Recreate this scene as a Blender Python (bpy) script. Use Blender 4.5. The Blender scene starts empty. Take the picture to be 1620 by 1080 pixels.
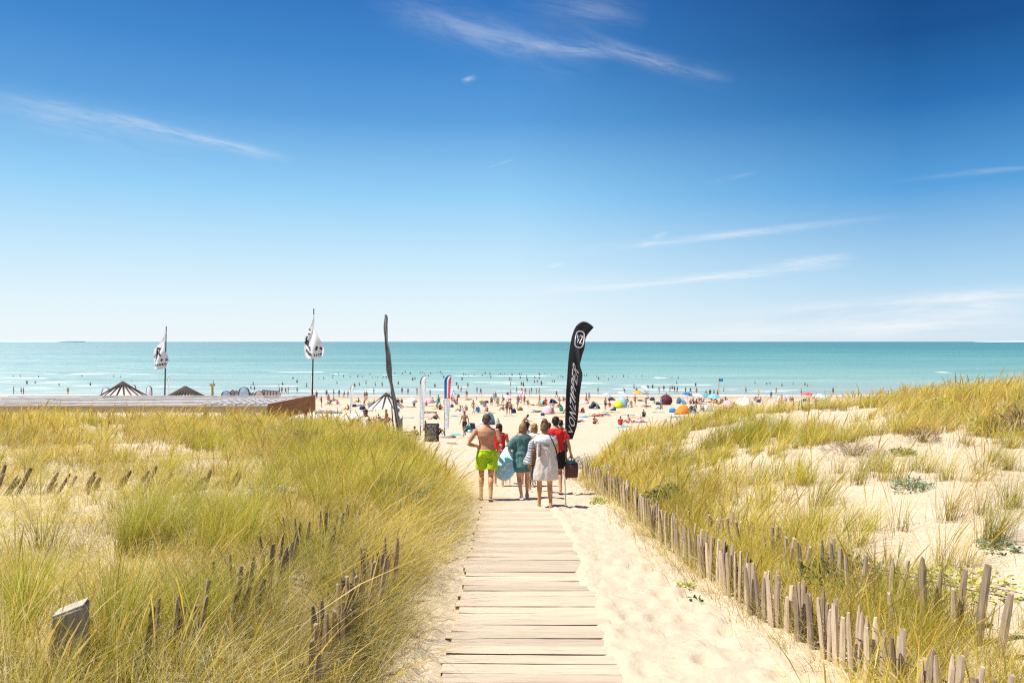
import bpy, bmesh, math, random
import numpy as np
from mathutils import Vector, Matrix

RND = random.Random(11)
NR = np.random.default_rng(5)
F, CX, CY, H = 1200.0, 810.0, 539.5, 13.5        # focal length in photo pixels, centre, camera height over the sea
SC = bpy.context.scene
COL = SC.collection

# ------------------------------------------------------------------ object helpers
def link(o):
    COL.objects.link(o)
    return o

def tag(o, label=None, cat=None, group=None, kind=None):
    if label: o['label'] = label
    if cat: o['category'] = cat
    if group: o['group'] = group
    if kind: o['kind'] = kind
    return o

def empty(name, loc=(0, 0, 0), rz=0.0):
    o = bpy.data.objects.new(name, None)
    o.empty_display_size = 0.2
    o.location = loc
    o.rotation_euler = (0, 0, rz)
    return link(o)

def mkobj(name, me, mats=None, parent=None, loc=None):
    o = bpy.data.objects.new(name, me)
    if mats is not None:
        if not isinstance(mats, (list, tuple)): mats = [mats]
        if not me.materials:
            for m in mats: me.materials.append(m)
    if loc is not None: o.location = loc
    link(o)
    if parent is not None: o.parent = parent
    return o

def copy_tree(o, parent=None):
    c = o.copy()
    link(c)
    if parent is not None: c.parent = parent
    for ch in list(o.children): copy_tree(ch, c)
    return c

def npmesh(name, V, Q, smooth=True, tri=False):
    """mesh from an n x 3 array and an m x 4 (or m x 3) array of indices"""
    V = np.asarray(V, dtype=np.float32); Q = np.asarray(Q, dtype=np.int32)
    k = Q.shape[1]
    me = bpy.data.meshes.new(name)
    me.vertices.add(len(V)); me.vertices.foreach_set('co', V.ravel())
    me.loops.add(Q.size); me.loops.foreach_set('vertex_index', Q.ravel())
    me.polygons.add(len(Q)); me.polygons.foreach_set('loop_start', np.arange(0, Q.size, k, dtype=np.int32))
    me.polygons.foreach_set('use_smooth', np.full(len(Q), smooth, dtype=bool))
    me.update(calc_edges=True)
    return me

def grid_faces(nr, nc):
    i = np.arange(nr - 1)[:, None] * nc + np.arange(nc - 1)[None, :]
    return np.stack([i, i + 1, i + nc + 1, i + nc], axis=-1).reshape(-1, 4)

class MB:
    """collects closed shapes into one mesh"""
    def __init__(s): s.V = []; s.F = []; s.M = []; s.mi = 0
    def add(s, vs, fs):
        b = len(s.V)
        s.V += [tuple(v) for v in vs]
        s.F += [tuple(b + i for i in f) for f in fs]
        s.M += [s.mi] * len(fs)
        return s
    def ring_loft(s, rings, cap=True):
        n = len(rings[0]); vs = [p for r in rings for p in r]; fs = []
        for a in range(len(rings) - 1):
            for i in range(n):
                j = (i + 1) % n
                fs.append((a * n + i, a * n + j, (a + 1) * n + j, (a + 1) * n + i))
        if cap:
            fs.append(tuple(range(n - 1, -1, -1)))
            fs.append(tuple((len(rings) - 1) * n + i for i in range(n)))
        return s.add(vs, fs)
    def tube(s, pts, rads, seg=10, ref=None, flat=1.0, round_caps=True):
        P = [Vector(p) for p in pts]
        if not isinstance(rads, (list, tuple)): rads = [rads] * len(P)
        rads = list(rads)
        d0 = (P[1] - P[0]).normalized(); d1 = (P[-1] - P[-2]).normalized()
        C = []
        if round_caps:
            for k in (0.96, 0.7, 0.35): C.append((P[0] - d0 * rads[0] * k, rads[0] * math.sqrt(1 - k * k)))
        for p, r in zip(P, rads): C.append((p, r))
        if round_caps:
            for k in (0.35, 0.7, 0.96): C.append((P[-1] + d1 * rads[-1] * k, rads[-1] * math.sqrt(1 - k * k)))
        ref = Vector(ref) if ref is not None else Vector((0, 0, 1)) if abs(d0.z) < 0.9 else Vector((0, 1, 0))
        rings = []
        for i, (c, r) in enumerate(C):
            a = C[max(0, i - 1)][0]; b = C[min(len(C) - 1, i + 1)][0]
            t = (b - a).normalized()
            u = ref - t * ref.dot(t)
            if u.length < 1e-4: u = t.orthogonal()
            u.normalize(); v = t.cross(u)
            rings.append([c + u * (r * flat * math.cos(2 * math.pi * q / seg)) + v * (r * math.sin(2 * math.pi * q / seg)) for q in range(seg)])
        return s.ring_loft(rings)
    def ellipsoid(s, c, r, seg=14, rings=9, rot=None):
        c = Vector(c); vs = []; R = []
        for a in range(1, rings):
            th = math.pi * a / rings
            ring = []
            for q in range(seg):
                ph = 2 * math.pi * q / seg
                p = Vector((r[0] * math.sin(th) * math.cos(ph), r[1] * math.sin(th) * math.sin(ph), -r[2] * math.cos(th)))
                if rot is not None: p = rot @ p
                ring.append(c + p)
            R.append(ring)
        return s.ring_loft(R)
    def box(s, c, d, rot=None):
        c = Vector(c); x, y, z = d[0] / 2, d[1] / 2, d[2] / 2
        vs = [Vector(p) for p in ((-x, -y, -z), (x, -y, -z), (x, y, -z), (-x, y, -z), (-x, -y, z), (x, -y, z), (x, y, z), (-x, y, z))]
        if rot is not None: vs = [rot @ v for v in vs]
        return s.add([c + v for v in vs], [(3, 2, 1, 0), (4, 5, 6, 7), (0, 1, 5, 4), (1, 2, 6, 5), (2, 3, 7, 6), (3, 0, 4, 7)])
    def mesh(s, name, smooth=True):
        me = bpy.data.meshes.new(name)
        me.from_pydata(s.V, [], s.F)
        me.polygons.foreach_set('use_smooth', [smooth] * len(s.F))
        me.polygons.foreach_set('material_index', s.M)
        me.update()
        return me
    def build(s, name, mats, parent=None, smooth=True, bevel=0.0, loc=None):
        me = s.mesh(name, smooth)
        if bevel:
            bm = bmesh.new(); bm.from_mesh(me)
            bmesh.ops.bevel(bm, geom=list(bm.edges), offset=bevel, segments=2, profile=0.5, affect='EDGES')
            bm.to_mesh(me); bm.free()
        return mkobj(name, me, mats, parent, loc)

def remesh(mb, voxel, smooth=4, name='body', fac=0.5):
    """fuse overlapping closed shapes into one continuous skin"""
    me = mb.mesh('tmp')
    o = link(bpy.data.objects.new('tmp', me))
    m = o.modifiers.new('r', 'REMESH'); m.mode = 'VOXEL'; m.voxel_size = voxel
    if smooth:
        q = o.modifiers.new('s', 'SMOOTH'); q.iterations = smooth; q.factor = fac
    dg = bpy.context.evaluated_depsgraph_get(); dg.update()
    out = bpy.data.meshes.new_from_object(o.evaluated_get(dg))
    out.name = name
    bpy.data.objects.remove(o); bpy.data.meshes.remove(me)
    out.polygons.foreach_set('use_smooth', [True] * len(out.polygons))
    return out

# ------------------------------------------------------------------ numpy noise
_T = np.random.default_rng(3).random((256, 256)).astype(np.float64)
def vnoise(x, y, off=0):
    x = np.asarray(x, dtype=np.float64) + off * 17.31; y = np.asarray(y, dtype=np.float64) + off * 7.77
    xi = np.floor(x).astype(int); yi = np.floor(y).astype(int)
    fx = x - xi; fy = y - yi
    fx = fx * fx * fx * (fx * (fx * 6 - 15) + 10); fy = fy * fy * fy * (fy * (fy * 6 - 15) + 10)
    g = lambda a, b: _T[a & 255, b & 255]
    return (g(xi, yi) * (1 - fx) + g(xi + 1, yi) * fx) * (1 - fy) + (g(xi, yi + 1) * (1 - fx) + g(xi + 1, yi + 1) * fx) * fy
def fbm(x, y, oct=4, off=0):
    s = 0; a = 0.5; n = 0
    for k in range(oct):
        s = s + a * (vnoise(x * 2 ** k, y * 2 ** k, off + k * 3) - 0.5); n += a; a *= 0.5
    return s / n            # about -0.5 .. 0.5
def sstep(a, b, x):
    t = np.clip((np.asarray(x, dtype=np.float64) - a) / (b - a), 0, 1)
    return t * t * (3 - 2 * t)

# ------------------------------------------------------------------ the lie of the land (X right, Y forward; heights relative to the camera)
_PD = [-60, 0, 4, 6, 10, 15.3, 20, 25, 35, 48, 65, 100, 140, 170, 188, 200, 260, 400, 1200]
_PZ = [-1.8, -2.35, -2.56, -2.68, -2.90, -3.26, -3.78, -4.30, -5.35, -6.35, -7.9, -9.85, -11.6, -12.75, -13.48, -13.95, -15.5, -18, -40]
def zpath(D):
    D = np.asarray(D, dtype=np.float64); s = 0
    for k in (-1, -0.5, 0, 0.5, 1): s = s + np.interp(D + k * (0.7 + 0.05 * np.abs(D)), _PD, _PZ)
    return s / 5
XL_D = [-10, 4, 6, 8, 12, 16, 18, 20, 25, 30, 34, 40]
XL_X = [-1.15, -1.15, -1.1, -1.2, -1.05, -1.15, -1.55, -2.0, -3.1, -4.4, -5.6, -7]
XR_D = [-10, 4, 5, 5.8, 6.4, 7.9, 9.8, 13.7, 18, 22, 26, 31, 36, 42]
XR_X = [4.0, 3.28, 2.98, 2.82, 2.71, 2.50, 2.28, 2.18, 2.12, 2.05, 2.6, 3.4, 5, 7]
def xleft(D): return np.interp(D, XL_D, XL_X)
def xright(D): return np.interp(D, XR_D, XR_X)

def table(xs, ds, rows, step=0.5, blur=2):
    gx = np.arange(min(xs), max(xs) + 1e-6, step); gd = np.arange(min(ds), max(ds) + 1e-6, step)
    rows = np.array(rows, dtype=np.float64)
    t1 = np.array([np.interp(gx, xs, r) for r in rows])
    t2 = np.array([np.interp(gd, ds, t1[:, j]) for j in range(len(gx))]).T
    for _ in range(blur):
        p = np.pad(t2, 1, mode='edge')
        t2 = sum(p[1 + a:p.shape[0] - 1 + a, 1 + b:p.shape[1] - 1 + b] for a in (-1, 0, 1) for b in (-1, 0, 1)) / 9
    def f(X, D):
        i = np.clip((np.asarray(X) - gx[0]) / step, 0, len(gx) - 1.001); j = np.clip((np.asarray(D) - gd[0]) / step, 0, len(gd) - 1.001)
        a = i.astype(int); b = j.astype(int); fa = i - a; fb = j - b
        return (t2[b, a] * (1 - fa) + t2[b, a + 1] * fa) * (1 - fb) + (t2[b + 1, a] * (1 - fa) + t2[b + 1, a + 1] * fa) * fb
    return f

zl_t = table([-40, -25, -12, -8, -5, -3, -2, -1], [-10, 3.5, 5, 7, 10, 14, 18, 22, 26, 29, 31.5, 34, 38], [
    [-1.6, -1.6, -1.6, -1.6, -1.6, -1.6, -1.7, -2.0],
    [-1.8, -1.8, -1.8, -1.8, -1.8, -1.8, -1.9, -2.3],
    [-1.9, -1.9, -1.9, -1.95, -1.95, -1.95, -2.0, -2.4],
    [-2.0, -2.0, -2.05, -2.1, -2.15, -2.1, -2.15, -2.5],
    [-2.1, -2.15, -2.2, -2.3, -2.35, -2.35, -2.35, -2.6],
    [-2.3, -2.4, -2.5, -2.55, -2.6, -2.55, -2.5, -2.75],
    [-2.6, -2.7, -2.75, -2.8, -2.8, -2.7, -2.75, -3.2],
    [-2.85, -2.9, -2.95, -2.95, -2.95, -3.05, -3.3, -3.8],
    [-2.95, -3.0, -3.05, -3.1, -3.2, -3.6, -4.0, -4.4],
    [-3.0, -3.05, -3.15, -3.25, -3.5, -4.2, -4.5, -4.8],
    [-3.3, -3.3, -3.4, -3.6, -4.1, -4.8, -5.0, -5.1],
    [-4.4, -4.4, -4.5, -4.8, -5.2, -5.3, -5.3, -5.3],
    [-5.6, -5.6, -5.6, -5.6, -5.6, -5.6, -5.6, -5.6]])
zr_t = table([2, 3.5, 5, 8, 12, 16, 22, 40], [-10, 4, 7, 10, 15, 20, 25, 30, 34, 38, 44], [
    [-2.3, -2.1, -1.9, -1.6, -1.3, -1.0, -0.8, -0.8],
    [-2.55, -2.35, -2.1, -1.7, -1.35, -1.0, -0.8, -0.8],
    [-2.68, -2.4, -2.15, -1.8, -1.4, -1.0, -0.8, -0.8],
    [-2.88, -2.5, -2.2, -1.85, -1.45, -1.0, -0.8, -0.8],
    [-3.15, -2.8, -2.5, -2.1, -1.6, -1.1, -0.9, -0.9],
    [-3.6, -3.25, -2.85, -2.35, -1.75, -1.2, -1.0, -1.0],
    [-4.2, -3.6, -3.12, -2.62, -2.15, -1.75, -1.5, -1.4],
    [-4.8, -4.25, -3.75, -3.0, -2.7, -2.4, -2.2, -2.2],
    [-5.3, -5.0, -4.6, -3.8, -3.4, -3.1, -3.0, -3.0],
    [-5.7, -5.7, -5.5, -5.2, -4.9, -4.7, -4.6, -4.6],
    [-6.1, -6.1, -6.1, -6.1, -6.1, -6.1, -6.1, -6.1]])

def rel(X, D):
    X = np.asarray(X, dtype=np.float64); D = np.asarray(D, dtype=np.float64)
    zp = zpath(D)
    ml = 1 - sstep(xleft(D) - 0.9, xleft(D) + 0.15, X)
    mr = sstep(xright(D) - 0.1, xright(D) + 1.3, X)
    ml = ml * (1 - sstep(34, 38, D)); mr = mr * (1 - sstep(38, 44, D))
    zl = zl_t(X, D) + 0.26 * fbm(X * 0.45, D * 0.45, 4, 1)
    zr = zr_t(X, D) + 0.34 * fbm(X * 0.4, D * 0.4, 4, 2)
    z = zp * (1 - ml) * (1 - mr) + zl * ml + zr * mr
    # loose trodden sand on the path and beach; the boardwalk lies in a shallow bed
    near = 1 - sstep(20, 60, D)
    z = z + (0.05 * fbm(X * 1.6, D * 1.6, 4, 5) + 0.02 * fbm(X * 6, D * 6, 2, 8)) * (0.4 + 0.6 * near) * (1 - sstep(170, 185, D))
    z = z + 0.22 * fbm(X * 0.12, D * 0.2, 3, 9) * sstep(40, 60, D) * (1 - sstep(150, 180, D))
    # sand drifts: boards are covered on the right-hand side and more so further on
    on = sstep(-0.85, -0.55, X) * (1 - sstep(0.85, 1.15, X)) * (1 - sstep(17, 20, D))
    cover = 0.095 * sstep(0.86 - 0.018 * D, 1.14 - 0.018 * D, X + 0.42 * fbm(X * 1.2, D * 1.1, 4, 14)) + 0.055 * sstep(12.5, 18, D) + 0.05 * fbm(X * 1.1, D * 0.5, 3, 12)
    z = z * (1 - on) + (zp - 0.052 + np.clip(cover, -0.02, 0.085) + 0.012 * fbm(X * 5, D * 5, 2, 4)) * on
    return z
def gz(X, D): return float(rel(np.array([X]), np.array([D]))[0]) + H

_DS = 2.5 * 1.006 ** np.arange(0, 900)
def hit(px, py, sea=True):
    """where the line of sight through a photo point meets the ground or the sea: (X, Y, Z)"""
    k = (px - CX) / F; s = (py - CY) / F
    g = rel(k * _DS, _DS)
    if sea: g = np.maximum(g, -H)
    b = np.nonzero(-s * _DS <= g)[0]
    D = _DS[b[0]] if len(b) else 300.0
    return Vector((k * D, D, max(gz(k * D, D), 0.0) if sea else gz(k * D, D)))
def at(px, py, D):
    return Vector(((px - CX) / F * D, D, H - (py - CY) / F * D))

# ------------------------------------------------------------------ materials
MATS = {}
def nmat(name):
    m = bpy.data.materials.new(name); m.use_nodes = True
    nt = m.node_tree; nt.nodes.clear()
    out = nt.nodes.new('ShaderNodeOutputMaterial'); b = nt.nodes.new('ShaderNodeBsdfPrincipled')
    nt.links.new(b.outputs[0], out.inputs[0])
    MATS[name] = m
    return m, nt, b, out
def nd(nt, t, **kw):
    n = nt.nodes.new(t)
    for k, v in kw.items():
        if hasattr(n, k): setattr(n, k, v)
        else: n.inputs[k.replace('_', ' ')].default_value = v
    return n
def mth(nt, op, a, b=None, c=None, clamp=False):
    n = nt.nodes.new('ShaderNodeMath'); n.operation = op; n.use_clamp = clamp
    for i, v in enumerate((a, b, c)):
        if v is None: continue
        if isinstance(v, (int, float)): n.inputs[i].default_value = v
        else: nt.links.new(v, n.inputs[i])
    return n.outputs[0]
def mixc(nt, fac, a, b, mode='MIX'):
    n = nt.nodes.new('ShaderNodeMix'); n.data_type = 'RGBA'; n.blend_type = mode
    for i, v in ((0, fac), (6, a), (7, b)):
        if isinstance(v, (int, float)): n.inputs[i].default_value = v
        elif isinstance(v, tuple): n.inputs[i].default_value = (*v[:3], 1)
        else: nt.links.new(v, n.inputs[i])
    return n.outputs[2]
def ramp(nt, fac, stops, interp='LINEAR'):
    n = nt.nodes.new('ShaderNodeValToRGB'); n.color_ramp.interpolation = interp
    e = n.color_ramp.elements
    while len(e) < len(stops): e.new(0.5)
    for q, (p, c) in zip(e, stops):
        q.position = p; q.color = (*c, 1) if len(c) == 3 else c
    nt.links.new(fac, n.inputs[0])
    return n.outputs[0]
def noise_tex(nt, vec, scale, detail=4, rough=0.55, dist=0.0):
    n = nt.nodes.new('ShaderNodeTexNoise')
    n.inputs['Scale'].default_value = scale; n.inputs['Detail'].default_value = detail
    n.inputs['Roughness'].default_value = rough; n.inputs['Distortion'].default_value = dist
    if vec is not None: nt.links.new(vec, n.inputs['Vector'])
    return n.outputs['Fac']
def coords(nt, which='Object', scale=(1, 1, 1)):
    c = nt.nodes.new('ShaderNodeTexCoord'); m = nt.nodes.new('ShaderNodeMapping')
    m.inputs['Scale'].default_value = scale
    nt.links.new(c.outputs[which], m.inputs['Vector'])
    return m.outputs['Vector']
def bump(nt, b, hgt, strength=0.3, dist=0.02):
    n = nt.nodes.new('ShaderNodeBump'); n.inputs['Strength'].default_value = strength; n.inputs['Distance'].default_value = dist
    nt.links.new(hgt, n.inputs['Height']); nt.links.new(n.outputs[0], b.inputs['Normal'])
    return n

def plain(name, c, rough=0.7, var=0.15, scale=8.0, bmp=0.0, spec=0.3, transl=0.0):
    """a matt colour broken up by procedural mottling"""
    if name in MATS: return MATS[name]
    m, nt, b, out = nmat(name)
    v = coords(nt)
    n = noise_tex(nt, v, scale, 5)
    c0 = tuple(max(0, x * (1 - var)) for x in c); c1 = tuple(min(1, x * (1 + var)) for x in c)
    nt.links.new(ramp(nt, n, [(0.3, c0), (0.7, c1)]), b.inputs['Base Color'])
    b.inputs['Roughness'].default_value = rough; b.inputs['Specular IOR Level'].default_value = spec
    if bmp: bump(nt, b, noise_tex(nt, v, scale * 3, 4), bmp, 0.01)
    if transl:
        t = nt.nodes.new('ShaderNodeBsdfTranslucent'); t.inputs[0].default_value = (*c, 1)
        mx = nt.nodes.new('ShaderNodeMixShader'); mx.inputs[0].default_value = transl
        nt.links.new(b.outputs[0], mx.inputs[1]); nt.links.new(t.outputs[0], mx.inputs[2]); nt.links.new(mx.outputs[0], out.inputs[0])
    return m

def wood(name, c0, c1, axis=(1, 1, 1), scale=6.0, rough=0.85, rand=0.35):
    if name in MATS: return MATS[name]
    m, nt, b, out = nmat(name)
    v = coords(nt, 'Object', axis)
    inf = nt.nodes.new('ShaderNodeObjectInfo')
    n = noise_tex(nt, v, scale, 7, 0.65, 0.6)
    k = mth(nt, 'ADD', n, mth(nt, 'MULTIPLY', mth(nt, 'SUBTRACT', inf.outputs['Random'], 0.5), rand))
    nt.links.new(ramp(nt, k, [(0.25, tuple(x * 0.55 for x in c0)), (0.45, c0), (0.75, c1)]), b.inputs['Base Color'])
    b.inputs['Roughness'].default_value = rough; b.inputs['Specular IOR Level'].default_value = 0.2
    bump(nt, b, n, 0.5, 0.01)
    return m

# ------------------------------------------------------------------ camera, sun, sky
cam = bpy.data.cameras.new('camera'); cam.lens = F / 1620 * 36; cam.sensor_width = 36
cam.clip_start = 0.1; cam.clip_end = 90000
co = link(bpy.data.objects.new('camera', cam)); co.location = (0, 0, H); co.rotation_euler = (math.radians(90), 0, 0)
SC.camera = co

SUN_EL, SUN_AZ = 63.0, -97.0                    # elevation; azimuth from straight ahead, negative to the left
el, az = math.radians(SUN_EL), math.radians(SUN_AZ)
to_sun = Vector((math.cos(el) * math.sin(az), math.cos(el) * math.cos(az), math.sin(el)))
sl = bpy.data.lights.new('sun', 'SUN'); sl.energy = 4.2; sl.angle = math.radians(0.53); sl.color = (1.0, 0.955, 0.88)
so = link(bpy.data.objects.new('sun', sl)); so.location = (-60, 20, 120)
so.rotation_euler = to_sun.to_track_quat('Z', 'Y').to_euler()

W = bpy.data.worlds.new('World'); SC.world = W; W.use_nodes = True
nt = W.node_tree; nt.nodes.clear()
wo = nt.nodes.new('ShaderNodeOutputWorld'); bg = nt.nodes.new('ShaderNodeBackground')
nt.links.new(bg.outputs[0], wo.inputs[0])
sky = nt.nodes.new('ShaderNodeTexSky'); sky.sky_type = 'NISHITA'; sky.sun_disc = False
sky.sun_elevation = el; sky.sun_rotation = az; sky.altitude = 0
sky.air_density = 1.0; sky.dust_density = 0.6; sky.ozone_density = 2.2
tc = nt.nodes.new('ShaderNodeTexCoord'); sx = nt.nodes.new('ShaderNodeSeparateXYZ')
nt.links.new(tc.outputs['Generated'], sx.inputs[0])
yy = mth(nt, 'MAXIMUM', sx.outputs['Y'], 0.05)
U = mth(nt, 'DIVIDE', sx.outputs['X'], yy); Vv = mth(nt, 'DIVIDE', sx.outputs['Z'], yy)
cxyz = nt.nodes.new('ShaderNodeCombineXYZ'); nt.links.new(U, cxyz.inputs[0]); nt.links.new(Vv, cxyz.inputs[1])
def streak(x0, y0, x1, y1, w, k, seed, nscale=(9, 60), peak=0.5, curve=0.0):
    """a cirrus wisp between two directions of the sky"""
    u0, v0, u1, v1 = (x0 - CX) / F, (CY - y0) / F, (x1 - CX) / F, (CY - y1) / F
    L = math.hypot(u1 - u0, v1 - v0); cx, cy = (u1 - u0) / L, (v1 - v0) / L
    du = mth(nt, 'SUBTRACT', U, u0); dv = mth(nt, 'SUBTRACT', Vv, v0)
    s = mth(nt, 'ADD', mth(nt, 'MULTIPLY', du, cx / L), mth(nt, 'MULTIPLY', dv, cy / L))
    t = mth(nt, 'ADD', mth(nt, 'MULTIPLY', du, -cy), mth(nt, 'MULTIPLY', dv, cx))
    if curve: t = mth(nt, 'SUBTRACT', t, mth(nt, 'MULTIPLY', mth(nt, 'MULTIPLY', s, mth(nt, 'SUBTRACT', 1.0, s)), curve * 4 / F))
    cb = nt.nodes.new('ShaderNodeCombineXYZ')
    nt.links.new(mth(nt, 'MULTIPLY', s, L * nscale[0]), cb.inputs[0]); nt.links.new(mth(nt, 'MULTIPLY', t, nscale[1]), cb.inputs[1]); cb.inputs[2].default_value = seed
    n = noise_tex(nt, cb.outputs[0], 1.0, 6, 0.6, 0.5)
    warp = mth(nt, 'MULTIPLY', mth(nt, 'SUBTRACT', noise_tex(nt, cb.outputs[0], 0.35, 2), 0.5), w / F * 1.6)
    q = mth(nt, 'DIVIDE', mth(nt, 'ADD', t, warp), w / F)
    across = mth(nt, 'EXPONENT', mth(nt, 'MULTIPLY', mth(nt, 'MULTIPLY', q, q), -1.6))
    a = mth(nt, 'SMOOTH_MIN', mth(nt, 'DIVIDE', s, peak), mth(nt, 'DIVIDE', mth(nt, 'SUBTRACT', 1.0, s), 1 - peak), 0.3)
    a = mth(nt, 'MAXIMUM', a, 0.0); a = mth(nt, 'MINIMUM', a, 1.0)
    nf = noise_tex(nt, cb.outputs[0], 3.1, 5, 0.7, 1.2)
    n2 = mth(nt, 'MULTIPLY', mth(nt, 'SUBTRACT', mth(nt, 'ADD', mth(nt, 'MULTIPLY', n, 0.7), mth(nt, 'MULTIPLY', nf, 0.3)), 0.36), 3.4, clamp=True)
    return mth(nt, 'MULTIPLY', mth(nt, 'MULTIPLY', across, a), mth(nt, 'MULTIPLY', n2, k))
cl = None
for args in [
    (-40, 140, 470, 254, 11, 0.85, 1.3, (9, 60), 0.7), (-60, 150, 330, 240, 26, 0.35, 8.3, (7, 40), 0.4),
    (570, -5, 960, 105, 40, 0.34, 2.7, (8, 35), 0.45), (700, 45, 1000, 84, 13, 0.55, 3.9, (10, 70), 0.75, -6), (900, 50, 1165, 128, 15, 0.62, 21.9, (10, 60), 0.45, -8),
    (800, -10, 1030, 34, 26, 0.30, 13.9, (8, 45), 0.6),
    (840, 404, 1440, 342, 7, 0.7, 5.1, (9, 90), 0.55), (750, 470, 1350, 418, 7, 1.3, 6.2, (9, 90), 0.75),
    (1180, 425, 1360, 402, 8, 1.0, 6.9, (12, 90), 0.6), (800, 455, 1060, 440, 13, 0.4, 7.7, (9, 70), 0.5),
    (900, 524, 1700, 476, 30, 1.15, 9.4, (5, 40), 0.8), (1000, 505, 1750, 452, 9, 0.9, 9.9, (6, 80), 0.8), (1000, 534, 1700, 512, 18, 1.2, 10.9, (5, 60), 0.6),
    (770, 266, 815, 251, 1.6, 0.6, 4.4, (40, 100), 0.5), (1110, 291, 1200, 272, 4, 0.35, 4.9, (20, 90), 0.5), (1400, 287, 1680, 257, 5, 0.35, 5.9, (10, 90), 0.6),
    (728, 129, 756, 122, 5, 0.7, 11.3, (60, 150), 0.5), (1028, 376, 1058, 367, 4, 0.8, 11.9, (60, 150), 0.5), (862, 422, 894, 417, 4, 0.6, 12.3, (60, 150), 0.5), (1000, 390, 1045, 383, 4, 0.4, 12.8, (60, 150), 0.5)]:
    m_ = streak(*args)
    cl = m_ if cl is None else mth(nt, 'ADD', cl, m_)
cl = mth(nt, 'MINIMUM', cl, 1.0)
EXPO = 0.74
hyp = mth(nt, 'SQRT', mth(nt, 'ADD', mth(nt, 'MULTIPLY', sx.outputs['X'], sx.outputs['X']), mth(nt, 'MULTIPLY', sx.outputs['Y'], sx.outputs['Y'])))
hyp = mth(nt, 'MAXIMUM', hyp, 0.02)
EV = mth(nt, 'DIVIDE', sx.outputs['Z'], hyp); AZ = mth(nt, 'DIVIDE', sx.outputs['X'], hyp)
def lin(r, g_, b_): return tuple(((c / 255 + 0.055) / 1.055) ** 2.4 if c > 10 else c / 255 / 12.92 for c in (r, g_, b_))
air = ramp(nt, EV, [(0.0, lin(240, 249, 253)), (0.05, lin(226, 244, 253)), (0.11, lin(198, 232, 252)), (0.19, lin(150, 209, 248)), (0.29, lin(92, 160, 222)), (0.37, lin(64, 136, 206)), (0.46, lin(46, 114, 190)), (0.9, lin(32, 88, 165))])
deep = ramp(nt, EV, [(0.0, lin(214, 231, 243)), (0.07, lin(178, 217, 243)), (0.18, lin(88, 162, 222)), (0.28, lin(38, 112, 180)), (0.36, lin(18, 82, 147)), (0.46, lin(10, 66, 130)), (0.9, lin(12, 62, 135))])
air = mixc(nt, mth(nt, 'DIVIDE', mth(nt, 'SUBTRACT', AZ, 0.0), 0.46, clamp=True), air, deep)
gain = 1 / (0.1 * 2 ** EXPO)
air = mixc(nt, 1.0, air, (gain, gain, gain), 'MULTIPLY')
air = mixc(nt, 0.03, air, sky.outputs[0])
skyc = mixc(nt, mth(nt, 'MULTIPLY', cl, 0.72), air, (0.97 * gain, 0.985 * gain, 1.0 * gain))
nt.links.new(skyc, bg.inputs[0]); bg.inputs[1].default_value = 0.1
SC.view_settings.view_transform = 'Standard'; SC.view_settings.look = 'None'; SC.view_settings.gamma = 1
SC.view_settings.exposure = EXPO
SC.cycles.use_denoising = False; SC.cycles.filter_width = 1.25; SC.cycles.max_bounces = 8; SC.cycles.transparent_max_bounces = 8; SC.cycles.sample_clamp_indirect = 6
# ------------------------------------------------------------------ ground: one sheet, dunes to sea bed
def sym(a0, ratio, lim):
    s = [0.0]; d = a0
    while s[-1] < lim:
        s.append(s[-1] + d)
        if s[-1] > 5: d *= ratio
    return np.array([-q for q in s[:0:-1]] + s)
gx = sym(0.07, 1.028, 320)
gd = list(np.arange(-30, 2.5, 0.8)); d = 0.05
while gd[-1] < 330:
    gd.append(gd[-1] + d)
    if gd[-1] > 5: d *= 1.0085
gd = np.array(gd + [400, 600, 1000, 3000])
XX, DD = np.meshgrid(gx, gd)
ZZ = rel(XX, DD) + H
fr_ = np.random.default_rng(21)
for i in range(620):
    fd = 3.5 + 22 * fr_.random() ** 1.6; fx0 = fr_.uniform(0.95, xright(fd) - 0.15) if fr_.random() < 0.72 else fr_.uniform(xleft(fd) + 0.25, -0.7)
    if fd > 17: fx0 = fr_.uniform(xleft(fd) + 0.3, xright(fd) - 0.2)
    if fr_.random() < 0.22: fx0 = xright(fd) + fr_.uniform(0.8, 7)
    j0, j1 = np.searchsorted(gd, [fd - 0.6, fd + 0.6]); i0, i1 = np.searchsorted(gx, [fx0 - 0.6, fx0 + 0.6])
    an = fr_.normal(0, 0.35); dx, dy = XX[j0:j1, i0:i1] - fx0, DD[j0:j1, i0:i1] - fd
    u_, v_ = dx * math.cos(an) + dy * math.sin(an), -dx * math.sin(an) + dy * math.cos(an)
    r2 = (u_ / 0.075) ** 2 + (v_ / 0.15) ** 2
    ZZ[j0:j1, i0:i1] += -0.034 * np.exp(-r2) + 0.018 * np.exp(-((np.sqrt(r2) - 1.5) / 0.5) ** 2)
me = npmesh('sand_ground', np.stack([XX, DD, ZZ], -1).reshape(-1, 3), grid_faces(len(gd), len(gx)))
m, nt, b, out = nmat('sand')
v = coords(nt)
big = noise_tex(nt, v, 0.35, 4); mid = noise_tex(nt, v, 3.0, 5, 0.6); fine = noise_tex(nt, v, 160.0, 3, 0.7); spk = noise_tex(nt, v, 26.0, 4, 0.75)
c = ramp(nt, big, [(0.3, (0.522, 0.423, 0.290)), (0.7, (0.603, 0.503, 0.361))])
c = mixc(nt, 0.35, c, ramp(nt, mid, [(0.3, (0.494, 0.394, 0.266)), (0.65, (0.627, 0.527, 0.380))]))
c = mixc(nt, 0.35, c, ramp(nt, fine, [(0.3, (0.494, 0.389, 0.261)), (0.7, (0.684, 0.570, 0.408))]))
c = mixc(nt, ramp(nt, spk, [(0.70, (0, 0, 0)), (0.78, (1, 1, 1))]), c, (0.40, 0.29, 0.17))
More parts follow.
